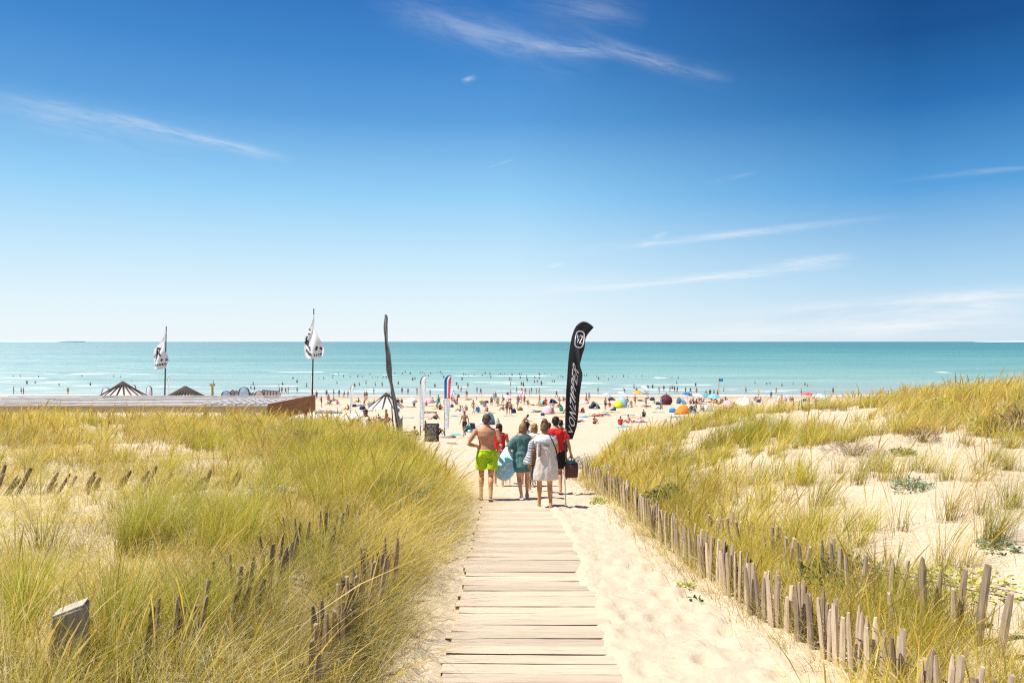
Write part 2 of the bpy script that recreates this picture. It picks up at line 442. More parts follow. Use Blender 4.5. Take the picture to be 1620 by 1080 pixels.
g = nt.nodes.new('ShaderNodeNewGeometry'); sp = nt.nodes.new('ShaderNodeSeparateXYZ'); nt.links.new(g.outputs['Position'], sp.inputs[0])
wet = mth(nt, 'ADD', mth(nt, 'DIVIDE', mth(nt, 'SUBTRACT', sp.outputs['Y'], 158.0), 22.0), mth(nt, 'MULTIPLY', mth(nt, 'SUBTRACT', big, 0.5), 1.2), clamp=True)
c = mixc(nt, mth(nt, 'MULTIPLY', wet, 0.75), c, (0.43, 0.315, 0.20))
nt.links.new(c, b.inputs['Base Color'])
nt.links.new(mth(nt, 'SUBTRACT', 0.95, mth(nt, 'MULTIPLY', wet, 0.4)), b.inputs['Roughness']); b.inputs['Specular IOR Level'].default_value = 0.2
vo = nt.nodes.new('ShaderNodeTexVoronoi'); vo.feature = 'SMOOTH_F1'; vo.inputs['Scale'].default_value = 3.4; vo.inputs['Smoothness'].default_value = 0.5
wv = nt.nodes.new('ShaderNodeVectorMath'); wv.operation = 'ADD'; nt.links.new(v, wv.inputs[0])
nc = nt.nodes.new('ShaderNodeTexNoise'); nc.inputs['Scale'].default_value = 3.0; nt.links.new(v, nc.inputs['Vector'])
nt.links.new(nc.outputs['Color'], wv.inputs[1]); nt.links.new(wv.outputs[0], vo.inputs['Vector'])
hg = mth(nt, 'ADD', mth(nt, 'MULTIPLY', vo.outputs['Distance'], 0.5), mth(nt, 'ADD', mth(nt, 'MULTIPLY', mid, 0.9), mth(nt, 'MULTIPLY', fine, 0.08)))
bump(nt, b, hg, 0.65, 0.07)
tag(mkobj('sand_ground', me, m), kind='structure')

# ------------------------------------------------------------------ sea
sd = [172.0]; d = 0.45
while sd[-1] < 420: sd.append(sd[-1] + d)
while sd[-1] < 42000: sd.append(sd[-1] + d); d *= 1.05
sd = np.array(sd); sxx = sym(1.4, 1.03, 330)
sxx = np.concatenate([[-40000, -12000, -3000, -1000], sxx, [1000, 3000, 12000, 40000]])
XX, DD = np.meshgrid(sxx, sd)
foam = np.zeros_like(XX); Z = np.zeros_like(XX)
def roller(py, x0, x1, wid, hgt, k, seed):
    """a breaking wave: raised crest along the shore with white water on it; x0..x1 and py are photo pixels"""
    global foam, Z
    D0 = H * F / (py - CY)
    c = D0 + 9 * fbm(XX * 0.02, XX * 0 + seed, 3, seed) + 2 * fbm(XX * 0.12, XX * 0, 2, seed + 5)
    a, bb = (x0 - CX) / F * D0, (x1 - CX) / F * D0
    e = sstep(a - 3, a + 6, XX) * (1 - sstep(bb - 6, bb + 3, XX))
    s = (DD - c) / (wid * 2.0)
    p = np.exp(-np.clip(s * np.where(s > 0, 1.6, 0.75), -6, 6) ** 2)
    Z += hgt * p * (0.35 + 0.65 * e)
    tex = 0.45 + 2.2 * fbm(XX * 0.10, DD * 0.45, 4, seed + 2)
    foam = np.maximum(foam, k * e * p * np.clip(tex, 0, 1.2) * sstep(-0.3, 0.1, fbm(XX * 0.05, XX * 0 + 3.1 * seed, 2, seed + 9) + 0.1))
for q in [(593.5, 470, 640, 2.8, .5, 1.2, 1), (595.5, 700, 900, 2.8, .5, 1.2, 2), (597.5, 1010, 1065, 3.2, .6, 1.6, 3), (600, -200, 75, 3.5, .55, 1.5, 4),
          (592, 60, 300, 2.4, .45, .9, 5), (590, 380, 520, 2.4, .45, .9, 6), (600, 540, 900, 2.2, .35, .6, 7), (604.5, 550, 720, 2.0, .3, 1.2, 8), (606.5, 735, 980, 2.2, .3, 1.3, 9),
          (605, -200, 240, 2.2, .3, .9, 10), (609, 930, 1140, 2.0, .25, .9, 11), (612, 560, 1010, 2.0, .2, .8, 12), (611, -200, 520, 2.0, .2, .8, 13), (587, 690, 760, 2.5, .5, 1.0, 14),
          (586.5, 1320, 1345, 2.0, .4, 1.6, 15), (590, 1470, 1510, 2.5, .5, 1.0, 16), (603, 1000, 1060, 2, .3, .7, 17), (589, 1095, 1120, 2, .4, 1.1, 18), (602, 1290, 1400, 2, .3, .5, 19),
          (615.5, 450, 1180, 1.6, .14, .9, 20), (618.5, 420, 1330, 1.4, .1, .9, 21), (617, 1180, 1320, 1.4, .1, .8, 22), (583, 40, 200, 3, .5, .5, 23), (575, -50, 160, 3, .4, .3, 24), (597, 1150, 1650, 2.4, .4, .25, 25)]:
    roller(*q)
# swash: thin sheet of foam running up the sand
edge = 189 + 6 * fbm(XX * 0.03, XX * 0, 3, 31)
foam = np.maximum(foam, np.exp(-((DD - edge) / 3.2) ** 2) * (0.95 + 0.9 * fbm(XX * 0.08, DD * 0.3, 3, 33)))
Z += 0.10 * fbm(XX * 0.06, DD * 0.25, 3, 35) * sstep(188, 200, DD) + 0.25 * fbm(XX * 0.03, DD * 0.11, 3, 36) * sstep(215, 260, DD) * (1 - sstep(500, 900, DD))
me = npmesh('sea', np.stack([XX, DD, Z], -1).reshape(-1, 3), grid_faces(len(sd), len(sxx)))
at_ = me.attributes.new('foam', 'FLOAT', 'POINT'); at_.data.foreach_set('value', np.clip(foam, 0, 1.6).astype(np.float32).ravel())
m, nt, b, out = nmat('sea_water')
g = nt.nodes.new('ShaderNodeNewGeometry'); sp = nt.nodes.new('ShaderNodeSeparateXYZ'); nt.links.new(g.outputs['Position'], sp.inputs[0])
# colour of the water itself: milky with sand near the shore, deeper further out
dist = mth(nt, 'DIVIDE', 185.0, sp.outputs['Y'])           # 1 at the shore, 0 at the horizon
mp = nt.nodes.new('ShaderNodeMapping'); mp.inputs['Scale'].default_value = (0.012, 0.05, 0.05); nt.links.new(g.outputs['Position'], mp.inputs['Vector'])
n1 = noise_tex(nt, mp.outputs[0], 1.0, 6, 0.6, 0.3)
fx = mth(nt, 'ADD', dist, mth(nt, 'MULTIPLY', mth(nt, 'SUBTRACT', n1, 0.5), mth(nt, 'MULTIPLY', dist, 0.28)))
c = ramp(nt, fx, [(0.0, (0.035, 0.17, 0.19)), (0.10, (0.05, 0.20, 0.21)), (0.30, (0.11, 0.29, 0.28)), (0.55, (0.20, 0.37, 0.335)), (0.78, (0.30, 0.42, 0.375)), (0.95, (0.36, 0.40, 0.36)), (1.0, (0.44, 0.41, 0.35))])
left_glare = mth(nt, 'MULTIPLY', mth(nt, 'DIVIDE', sp.outputs['X'], sp.outputs['Y']), -1.1, clamp=True)   # paler towards the left: sun glitter put into the water colour
c = mixc(nt, mth(nt, 'MULTIPLY', left_glare, 0.72), c, (0.42, 0.53, 0.50))
mp3 = nt.nodes.new('ShaderNodeMapping'); mp3.inputs['Scale'].default_value = (0.02, 0.3, 0.3); nt.links.new(g.outputs['Position'], mp3.inputs['Vector'])
n3 = noise_tex(nt, mp3.outputs[0], 1.0, 5, 0.65, 0.4)
c = mixc(nt, mth(nt, 'MULTIPLY', mth(nt, 'SUBTRACT', n3, 0.42), 1.3, clamp=True), c, (0.24, 0.40, 0.37))
for sc_, lo, hi, am in (((0.007, 0.045, 1), 150, 700, 0.5), ((0.0016, 0.010, 1), 500, 6000, 0.45)):
    q_ = nt.nodes.new('ShaderNodeMapping'); q_.inputs['Scale'].default_value = sc_; nt.links.new(g.outputs['Position'], q_.inputs['Vector'])
    k_ = noise_tex(nt, q_.outputs[0], 1.0, 5, 0.62, 0.3)
    c = mixc(nt, am, c, mixc(nt, 1.0, c, ramp(nt, k_, [(0.32, (0.66, 0.74, 0.76)), (0.5, (1, 1, 1)), (0.68, (1.32, 1.28, 1.16))]), 'MULTIPLY'))
# white water and painted glitter
af = nt.nodes.new('ShaderNodeAttribute'); af.attribute_name = 'foam'
mp2 = nt.nodes.new('ShaderNodeMapping'); mp2.inputs['Scale'].default_value = (0.25, 0.9, 0.9); nt.links.new(g.outputs['Position'], mp2.inputs['Vector'])
n2 = noise_tex(nt, mp2.outputs[0], 1.0, 7, 0.7, 0.6)
fo = mth(nt, 'MULTIPLY', mth(nt, 'SUBTRACT', mth(nt, 'ADD', af.outputs['Fac'], mth(nt, 'MULTIPLY', mth(nt, 'SUBTRACT', n2, 0.5), 0.9)), 0.30), 2.2, clamp=True)
mp4 = nt.nodes.new('ShaderNodeMapping'); mp4.inputs['Scale'].default_value = (0.05, 0.35, 0.35); nt.links.new(g.outputs['Position'], mp4.inputs['Vector'])
n4 = noise_tex(nt, mp4.outputs[0], 1.0, 5, 0.7, 0.3)
caps_glitter = mth(nt, 'MULTIPLY', mth(nt, 'SUBTRACT', mth(nt, 'ADD', n4, mth(nt, 'MULTIPLY', left_glare, 0.20)), 0.66), 6.0, clamp=True)  # whitecap flecks, thickened towards the left as painted sun glitter
fo = mth(nt, 'MAXIMUM', fo, mth(nt, 'MULTIPLY', caps_glitter, 0.8))
c = mixc(nt, fo, c, (0.82, 0.83, 0.80))
nt.links.new(c, b.inputs['Base Color'])
nt.links.new(mth(nt, 'ADD', 0.34, mth(nt, 'MULTIPLY', fo, 0.5)), b.inputs['Roughness']); b.inputs['IOR'].default_value = 1.33; b.inputs['Specular IOR Level'].default_value = 0.28
hw = mth(nt, 'ADD', mth(nt, 'MULTIPLY', n1, 1.0), mth(nt, 'ADD', mth(nt, 'MULTIPLY', n3, 1.0), mth(nt, 'MULTIPLY', n2, 0.35)))
bump(nt, b, hw, 0.8, 1.2)
tag(mkobj('sea', me, m), kind='structure')

# far land on the horizon
def headland(x0, x1, D, hpx, seed):
    a, bb = (x0 - CX) / F * D, (x1 - CX) / F * D
    xs = np.linspace(a, bb, 40); mb = MB(); hh = hpx / F * D
    rings = []
    for i, x in enumerate(xs):
        t = i / 39; z = hh * (0.25 + 0.75 * min(1, t * 2.2)) * (0.8 + 0.5 * float(fbm(np.array([i * 0.3]), np.array([seed]), 3, seed)[0])) + 0.3
        rings.append([(x, D - 300, -3), (x, D + 900, -3), (x, D + 700, z * 0.9), (x, D + 100, z), (x, D - 150, z * 0.5)])
    mb.ring_loft(rings)
    tag(mb.build('headland', plain('far_land_haze', (0.50, 0.63, 0.70), 0.95, 0.05, 0.002)), kind='structure')  # distance haze is painted into the pale blue land colour
headland(1575, 1760, 17000, 2.6, 2)
headland(-120, 104, 17000, 1.5, 6)

# ------------------------------------------------------------------ boardwalk
wood('board', (0.55, 0.45, 0.33), (0.645, 0.54, 0.405), (0.9, 9, 9), 2.5, 0.8, 0)
for q_ in MATS['board'].node_tree.nodes:
    if q_.type == 'VALTORGB': q_.color_ramp.elements[0].color = (0.38, 0.29, 0.20, 1)
    if q_.type == 'BUMP': q_.inputs['Strength'].default_value = 0.2
mt = MATS['board']; nt = mt.node_tree; b = [n for n in nt.nodes if n.type == 'BSDF_PRINCIPLED'][0]
g = nt.nodes.new('ShaderNodeNewGeometry'); src = b.inputs['Base Color'].links[0].from_socket
nt.links.new(mixc(nt, 1.0, src, ramp(nt, g.outputs['Random Per Island'], [(0, (0.78, 0.77, 0.76)), (1, (1.06, 1.04, 1.0))]), 'MULTIPLY'), b.inputs['Base Color'])
mb = MB(); D = 2.6
while D < 17.8:
    w = RND.uniform(0.155, 0.185); gap = RND.choice([0.018, 0.024, 0.030, 0.038, 0.050])
    x0 = -0.59 + RND.uniform(-0.05, 0.04); x1 = 0.93 + RND.uniform(-0.05, 0.05)
    z = float(zpath(D)) + H + RND.uniform(-0.002, 0.0025); tl = RND.uniform(-0.005, 0.005); tp = RND.uniform(-0.008, 0.008); yaw = RND.uniform(-0.010, 0.014) - 0.012
    n = 9; rings = []
    sag = [RND.uniform(-0.0015, 0.0015) for _ in range(n)]
    for i in range(n):
        t = i / (n - 1); x = x0 + (x1 - x0) * t; zc = z + tl * (t - 0.5) * 2 + sag[i]; yc = D + yaw * (t - 0.5) * 1.5
        e = RND.uniform(-0.004, 0.004) + (RND.uniform(0, 0.016) if i == 0 else 0)
        y0, y1 = yc - w / 2 + e, yc + w / 2 + RND.uniform(-0.002, 0.002); q = 0.0025; hz = 0.045
        s0, s1 = zc - tp * w / 2 - 0.065 * (0), zc + tp * w / 2
        rings.append([(x, y0, s0 - hz), (x, y0, s0 - q), (x, y0 + q, s0), (x, y1 - q, s1), (x, y1, s1 - q), (x, y1, s1 - hz)])
    f0 = len(mb.F); mb.ring_loft(rings)
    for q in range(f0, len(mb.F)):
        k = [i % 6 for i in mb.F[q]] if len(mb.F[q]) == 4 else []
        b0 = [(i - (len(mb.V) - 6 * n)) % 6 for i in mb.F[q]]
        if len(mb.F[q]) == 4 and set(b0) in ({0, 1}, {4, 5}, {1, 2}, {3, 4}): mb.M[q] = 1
    D += w + gap
tag(mb.build('boardwalk', [MATS['board'], plain('board_edge_shade', (0.10, 0.065, 0.04), 0.9, 0.3, 6)], smooth=False), kind='structure')  # plank edges coloured dark brown to paint the shade in the seams

# ------------------------------------------------------------------ dune grass
def blades(P, L, az_, lean, droop, wid, colr, tipc, K=4, seedhead=None, wind=0.0):
    """ribbons from root points: length, heading, lean, droop, width and two colours for each blade"""
    n = len(P); t = np.linspace(0, 1, K + 1)[None, :]
    hx = np.cos(az_) * lean + wind; hy = np.sin(az_) * lean
    out = L[:, None] * (t * 0.55 + t ** 2 * 0.75) / 1.3
    up = L[:, None] * (t - droop[:, None] * t ** 2.2)
    X = P[:, 0:1] + hx[:, None] * out; Y = P[:, 1:2] + hy[:, None] * out
    Zc = P[:, 2:3] + up - 0.03
    fa = NR.uniform(0, math.pi, n)
    sxv = np.cos(fa) * 0.8; syv = np.sin(fa) * 0.45
    prof = np.clip(1 - t ** 1.6, 0.10, 1) * wid[:, None] * 0.5
    if seedhead is not None:
        prof = np.where(seedhead[:, None] & (t > 0.7), wid[:, None] * 1.6 * (1.15 - t) * 2, prof)
    A = np.stack([X - sxv[:, None] * prof, Y - syv[:, None] * prof, Zc], -1); B = np.stack([X + sxv[:, None] * prof, Y + syv[:, None] * prof, Zc], -1)
    V = np.stack([A, B], 2).reshape(-1, 3)
    i = np.arange(n)[:, None] * (2 * (K + 1)) + 2 * np.arange(K)[None, :]
    Q = np.stack([i, i + 1, i + 3, i + 2], -1).reshape(-1, 4)
    tt = (t ** 1.3)[:, :, None]
    sheath_shade = np.clip((0.42 - t) / 0.42, 0, 1)[:, :, None] * 0.75
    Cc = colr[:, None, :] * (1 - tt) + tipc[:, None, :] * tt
    Cc = Cc * (1 - sheath_shade) + np.array([0.17, 0.105, 0.035]) * sheath_shade  # brown dry sheath at the root, darkened further as painted shade within the tuft
    Cc = np.repeat(Cc[:, :, None, :], 2, 2).reshape(-1, 3)
    return V, Q, Cc

GREEN = np.array([0.34, 0.385, 0.016]); LIME = np.array([0.62, 0.59, 0.03]); STRAW = np.array([0.84, 0.66, 0.23]); PALE = np.array([0.92, 0.82, 0.52]); GOLD = np.array([0.80, 0.54, 0.10]); BROWN = np.array([0.30, 0.18, 0.07]); GREY = np.array([0.45, 0.40, 0.29])
MIXES = {   # species of tuft: weights over the colours above, length range, blades, spread, lean, droop
    'green': ([.36, .36, .18, .04, .05, .01, 0], (.55, .95), 70, .085, (.10, .62), (.05, .38)),
    'lime':  ([.16, .46, .24, .06, .07, .01, 0], (.5, .85), 66, .10, (.10, .7), (.05, .4)),
    'straw': ([.05, .14, .42, .22, .14, .02, .01], (.38, .75), 46, .13, (.15, .85), (.05, .45)),
    'gold':  ([.04, .13, .30, .07, .39, .06, .01], (.45, .85), 46, .11, (.1, .6), (.03, .3)),
    'dry':   ([.02, .05, .34, .37, .09, .05, .08], (.25, .6), 26, .2, (.3, 1.1), (.1, .6)),
    'brown': ([.02, .04, .16, .08, .30, .36, .04], (.2, .45), 24, .14, (.2, .7), (.05, .4)),
    'weed':  ([.22, .50, .14, .03, .06, .03, .02], (.07, .2), 26, .22, (.5, 1.6), (.1, .7)),
    'arc': ([.0, .0, .2, .62, .03, .0, .15], (.6, 1.15), 7, .16, (.6, 1.7), (.5, .95)),
    'litter': ([.0, .03, .34, .36, .08, .10, .09], (.12, .4), 26, .26, (1.0, 2.2), (.75, .97)),
    'bank':  ([.10, .28, .30, .22, .07, .02, .01], (.35, 1.0), 52, .15, (.1, 1.1), (.1, .75)),
}
PAL = np.array([GREEN, LIME, STRAW, PALE, GOLD, BROWN, GREY])
class Grass:
    def __init__(s): s.V = []; s.Q = []; s.C = []; s.n = 0
    def tufts(s, kind, X, D, scale=1.0, dens=1.0, wind=(0.05, 0.3), K=4):
        if len(X) == 0: return
        w, Lr, nb, spread, lean, droop = MIXES[kind]
        X = np.asarray(X, float); D = np.asarray(D, float)
        lod = np.clip(11.0 / np.maximum(D, 3), 0.45, 1.25)
        cnt = np.maximum(4, (nb * dens * lod * NR.uniform(0.6, 1.4, len(X)))).astype(int)
        idx = np.repeat(np.arange(len(X)), cnt); n = len(idx)
        r = np.abs(NR.normal(0, spread, n)); a = NR.uniform(0, 2 * math.pi, n)
        px = X[idx] + r * np.cos(a); pd = D[idx] + r * np.sin(a)
        pz = rel(px, pd) + H
        tl = NR.uniform(0.8, 1.2, len(X))[idx] * scale
        L = NR.uniform(Lr[0], Lr[1], n) * tl
        azb = a + NR.normal(0, 0.8, n)
        ln = NR.uniform(lean[0], lean[1], n); dr = NR.uniform(droop[0], droop[1], n)
        wd = np.maximum(NR.uniform(0.003, 0.008, n), 0.00072 * pd * NR.uniform(0.6, 1.3, n))
        ci = NR.choice(len(PAL), n, p=np.array(w) / sum(w))
        tone = np.clip(NR.normal(1, 0.13, len(X)) + 0.9 * fbm(X * 0.9, D * 0.9, 3, 91), 0.55, 1.4)[idx][:, None]
        c0 = PAL[ci] * NR.uniform(0.72, 1.2, (n, 1)) * tone
        tip = 0.55 * c0 + 0.45 * PAL[NR.choice([2, 1, 3, 4, 1], n)] * NR.uniform(0.7, 1.1, (n, 1))
        sh = NR.random(n) < (0.05 if kind in ('gold', 'straw', 'bank', 'lime') else 0.0)
        tip[sh] = PAL[4] * 0.9
        L[sh] *= 1.25; dr[sh] *= 0.4; ln[sh] *= 0.6
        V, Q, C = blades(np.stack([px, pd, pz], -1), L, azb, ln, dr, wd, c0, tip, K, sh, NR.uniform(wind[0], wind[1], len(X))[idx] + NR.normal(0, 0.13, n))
        s.V.append(V); s.Q.append(Q + s.n); s.C.append(C); s.n += len(V)
    def mesh(s, name):
        me = npmesh(name, np.concatenate(s.V), np.concatenate(s.Q), True)
        ca = me.color_attributes.new('Col', 'FLOAT_COLOR', 'POINT')
        C = np.clip(np.concatenate(s.C), 0, 1); C = np.concatenate([C, np.ones((len(C), 1))], 1).astype(np.float32)
        ca.data.foreach_set('color', C.ravel())
        return me
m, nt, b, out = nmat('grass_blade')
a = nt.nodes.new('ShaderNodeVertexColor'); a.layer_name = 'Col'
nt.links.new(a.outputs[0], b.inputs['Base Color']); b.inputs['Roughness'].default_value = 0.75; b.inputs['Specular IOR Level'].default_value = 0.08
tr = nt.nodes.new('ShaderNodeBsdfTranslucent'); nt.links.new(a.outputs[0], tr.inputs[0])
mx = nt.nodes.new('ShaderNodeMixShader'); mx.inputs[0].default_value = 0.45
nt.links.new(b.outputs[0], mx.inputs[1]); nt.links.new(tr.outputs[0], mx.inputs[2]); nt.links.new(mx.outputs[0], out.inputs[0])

def scatter(n, x0, x1, d0, d1):
    return NR.uniform(x0, x1, n), NR.uniform(d0, d1, n)
def near_px(X, D, spots):
    """falloff 0..1 around a list of ground spots given as photo points: (px, py, radius m)"""
    o = np.zeros(len(X))
    for px, py, r in spots:
        p = hit(px, py, False); o = np.maximum(o, np.exp(-(((X - p.x) ** 2 + ((D - p.y) * 0.75) ** 2) / r ** 2)))
    return o

# left dune
gl = Grass()
X, D = scatter(11500, -26, -0.6, 3.0, 33.5)
k = (X > -0.74 * D - 2.5) & (X < xleft(D) - 0.12); X, D = X[k], D[k]
n1 = fbm(X * 0.35, D * 0.35, 3, 41); n2 = fbm(X * 0.8, D * 0.8, 3, 43); n3 = fbm(X * 0.18, D * 0.18, 2, 47)
eastern = sstep(-0.36, -0.16, X / D)                               # the thick yellow-green stand beside the path
bare = near_px(X, D, [(150, 860, 1.0), (330, 800, .9), (520, 900, .45), (190, 830, .9), (60, 790, 1.2), (300, 770, 1.0), (420, 770, .7), (110, 900, .6), (250, 850, .6), (500, 860, .4)])
green = near_px(X, D, [(240, 810, .55), (350, 830, .75), (220, 860, .5), (590, 780, 2.4), (660, 760, 2.0), (560, 720, 2.5), (420, 700, 2.5), (640, 720, 2.5), (20, 950, .5), (200, 990, .5), (330, 990, .5)])
crest = sstep(17, 24, D)
p = 0.22 + 1.8 * n1 + 0.40 * eastern + 0.42 * crest + 0.5 * green - 0.4 * bare
p = np.where(D < 8, p - 0.05, p)
green = green * np.where(D < 8, .8, 1)
keep = NR.random(len(X)) < np.clip(p, 0.03, 1) * np.clip(0.5 + D / 34, 0.55, 1)
X, D, n1, n2, n3, eastern, green, crest = [q[keep] for q in (X, D, n1, n2, n3, eastern, green, crest)]
u = NR.random(len(X)); kind = np.full(len(X), 'straw', dtype=object)
kind[(n2 > 0.06) & (u < 0.5)] = 'lime'
kind[(green + 1.2 * n2 > 0.42)] = 'green'
kind[(eastern > 0.4) & (u < 0.52)] = 'lime'
kind[(eastern <= 0.6) & (crest > 0.4) & (u < 0.42)] = 'gold'
kind[(eastern <= 0.6) & (crest > 0.4) & (u > 0.72) & (n2 > -0.05)] = 'lime'
kind[(crest < 0.5) & (eastern < 0.5) & (green < 0.35) & (u < 0.38)] = 'dry'
kind[(crest < 0.6) & (eastern < 0.6) & (n3 > 0.02) & (u > 0.6) & (u < 0.8)] = 'gold'
kind[(n1 > 0.12) & (eastern < 0.7) & (u > 0.55) & (crest < 0.6)] = 'green'
kind[(eastern > 0.4) & (n2 < -0.18) & (u < 0.35)] = 'straw'
kind[(eastern > 0.4) & (n2 > 0.14) & (u < 0.6)] = 'green'
kind[(crest < 0.7) & (eastern < 0.4) & (u > 0.86)] = 'weed'
kind[(crest > 0.2) & (n3 < -0.12) & (u < 0.2)] = 'brown'
for q in MIXES:
    s = kind == q
    gl.tufts(q, X[s], D[s], 0.85 if q in ('gold', 'lime') else 0.8, 0.85, (-0.35, 0.55))
X, D = scatter(46, -9.5, -1.9, 5.5, 15); k = (X > -.7 * D - .5) & (X < xleft(D) - .6); X, D = X[k], D[k]
k = NR.random(len(X)) < .6; gl.tufts('green', X[k], D[k], .92, 1.4, (-.15, .3)); gl.tufts('lime', X[~k], D[~k], .9, 1.3, (-.15, .3))
for px_, py_, n_ in ((225, 860, 4), (250, 830, 3), (345, 860, 5), (370, 830, 4), (20, 990, 3), (215, 1010, 3), (330, 1000, 3)):
    p_ = hit(px_, py_ + 20, False); gl.tufts('green', NR.normal(p_.x, .13, n_), NR.normal(p_.y, .12, n_), 1.0, 1.5, (-.1, .25))
# weeds creeping over the sand between the tufts
X, D = scatter(6500, -20, -2.2, 6.0, 24); k = (X > -0.72 * D - 1); X, D = X[k], D[k]
k = fbm(X * 0.5, D * 0.5, 3, 51) > 0.03; gl.tufts('weed', X[k], D[k], 1.0, 1.0)
k = fbm(X * 0.6, D * 0.6, 3, 53) > 0.04; gl.tufts('dry', X[k], D[k], 0.6, 0.5)
k = fbm(X * 0.6, D * 0.6, 3, 57) > 0.12; gl.tufts('gold', X[k], D[k], 0.5, 0.45)
X, D = scatter(5200, -16, -1.1, 3.2, 20); k = (X > -0.72 * D - 1.5) & (X < xleft(D) + 0.25); X, D = X[k], D[k]; k = fbm(X * 0.8, D * 0.8, 3, 59) > -0.06; gl.tufts('litter', X[k], D[k], 1.0, 0.7, (-0.3, 0.3), 3)
# the overhanging bank along the path
D = np.concatenate([NR.uniform(4.4, 17.5, 270), NR.uniform(17, 30, 130)]); X = xleft(D) - np.abs(NR.normal(0.25, 0.28, len(D))) - 0.05
k = (D < 11) & (NR.random(len(D)) < .62); gl.tufts('bank', X[~k], D[~k], 0.76, 1.0, (-0.55, 0.9)); gl.tufts('straw', X[k], D[k], 0.82, 1.0, (-0.5, 0.9)); gl.tufts('brown', X[k] - .05, D[k] + .08, 1.1, .9, (-0.4, 0.6))
D = NR.uniform(4.2, 17, 240); X = xleft(D) - np.abs(NR.normal(0.0, 0.2, len(D))) + 0.12
gl.tufts('dry', X, D, 0.9, 0.8, (-0.2, 1.1))
D = NR.uniform(4.2, 17, 150); gl.tufts('arc', xleft(D) - np.abs(NR.normal(.2, .3, 150)), D, .85, 1.2, (-.4, .9))
X, D = scatter(560, -14, -1.4, 3.8, 16); k = X > -.72 * D - 1; gl.tufts('arc', X[k], D[k], .7, .9, (-.4, .6))
# near corner
X, D = scatter(70, -4.2, -1.35, 3.3, 5.6)
gl.tufts('straw', X, D, .8, 0.5); X, D = scatter(22, -4.4, -1.4, 3.3, 6.2); gl.tufts('green', X, D, 0.85, 0.7); X, D = scatter(120, -5.5, -1.2, 3.4, 9); gl.tufts('brown', X, D, 0.95, 0.9); X, D = scatter(60, -4.4, -1.2, 3.3, 6.2); gl.tufts('dry', X, D, 1.1, 0.6)
p_ = at(112, 1040, 4.4); gl.tufts('straw', NR.normal(p_.x, .22, 9), NR.normal(p_.y - .12, .12, 9), .62, .7); gl.tufts('lime', NR.normal(p_.x, .25, 6), NR.normal(p_.y - .1, .12, 6), .6, .7)
D = NR.uniform(4.3, 9.2, 26); gl.tufts('lime', NR.normal(-2.2, .16, 26), D, .6, .6); D = NR.uniform(4.3, 9.2, 40); gl.tufts('dry', NR.normal(-2.1, .25, 40), D, .9, .7)
me = gl.mesh('dune_grass'); NB = len(me.polygons) // 4
tag(mkobj('dune_grass', me, MATS['grass_blade']), 'yellow green marram and dry straw covering the dune beside the boardwalk, bar behind', 'grass', kind='stuff')

# right dune
gr = Grass()
X, D = scatter(11000, 1.9, 26, 3.2, 33)
k = (X < 0.74 * D + 2.5) & (X > xright(D) + 0.12); X, D = X[k], D[k]
n1 = fbm(X * 0.42, D * 0.42, 3, 61); n2 = fbm(X * 0.9, D * 0.9, 3, 63)
bare = near_px(X, D, [(1180, 740, 1.2), (1120, 690, 1.6), (1330, 660, 2.2), (1260, 670, 1.4), (1300, 790, 1.0), (1480, 830, 1.0), (1530, 900, .9), (1560, 780, 1.2), (1420, 800, .9), (1530, 710, 1.6), (1580, 860, 1.0), (1430, 870, .7), (1550, 940, .6),
                      (1440, 700, 1.0), (1090, 770, .7), (1350, 640, 2.2), (1600, 750, 1.5), (1120, 760, .6), (1500, 760, 1.0), (1300, 730, .9), (1620, 900, 0.8)])
lush = near_px(X, D, [(1190, 690, 1.6), (960, 720, 1.6), (1050, 710, 2.2), (1000, 770, .9), (1160, 770, 1.2), (1220, 770, 1.0), (1410, 870, .7), (1400, 850, .6), (1110, 830, .8), (1240, 850, .7), (1300, 920, .5), (1200, 800, .9), (1540, 640, 3.0), (1450, 640, 2.5), (1600, 640, 3), (1400, 690, 1.5), (1590, 690, 1.6), (1610, 800, .6), (1340, 700, 1.2), (980, 690, 2.5), (1080, 660, 2)])
hill = sstep(0.45, 0.55, X / D) * sstep(12.5, 17, D)
p = 0.25 + 1.4 * n1 + 0.8 * lush + 0.5 * hill - 1.0 * bare - 0.35 * near_px(X, D, [(1120, 695, 1.4), (1150, 700, 1.2), (1090, 690, 1.0), (1340, 655, 2.4), (1290, 665, 2), (1400, 660, 1.2)]) + 0.12 * sstep(18, 26, D)
keep = NR.random(len(X)) < np.clip(p, 0.012, 0.95)
X, D, n1, n2, lush, hill = [q[keep] for q in (X, D, n1, n2, lush, hill)]
u = NR.random(len(X)); kind = np.full(len(X), 'straw', dtype=object)
kind[(u < 0.30)] = 'gold'
kind[(n2 > 0.04) & (hill < 0.5)] = 'lime'
kind[(n2 > 0.16) & (hill < 0.5) | (near_px(X, D, [(1190, 690, 1.1), (1230, 760, .6), (1410, 870, .5), (1200, 830, .5)]) > 0.5)] = 'green'
kind[(u > 0.86)] = 'dry'
kind[(hill > 0.5) & (u > 0.68) & (n2 > -0.05)] = 'gold'
kind[(hill > 0.5) & (u < 0.3) & (n2 > 0.0)] = 'lime'
for q in MIXES:
    s = kind == q
    gr.tufts(q, X[s], D[s], 0.80 if q != 'dry' else 0.7, 0.9, (0.0, 0.5))
X, D = scatter(1500, 2.2, 14, 4, 22); k = (X < 0.72 * D) & (X > xright(D)); X, D = X[k], D[k]; k = fbm(X * 0.6, D * 0.6, 3, 79) > 0.02; gr.tufts('litter', X[k], D[k], 0.8, 0.45, (-0.3, 0.3), 3)
p_ = hit(1190, 694, False)
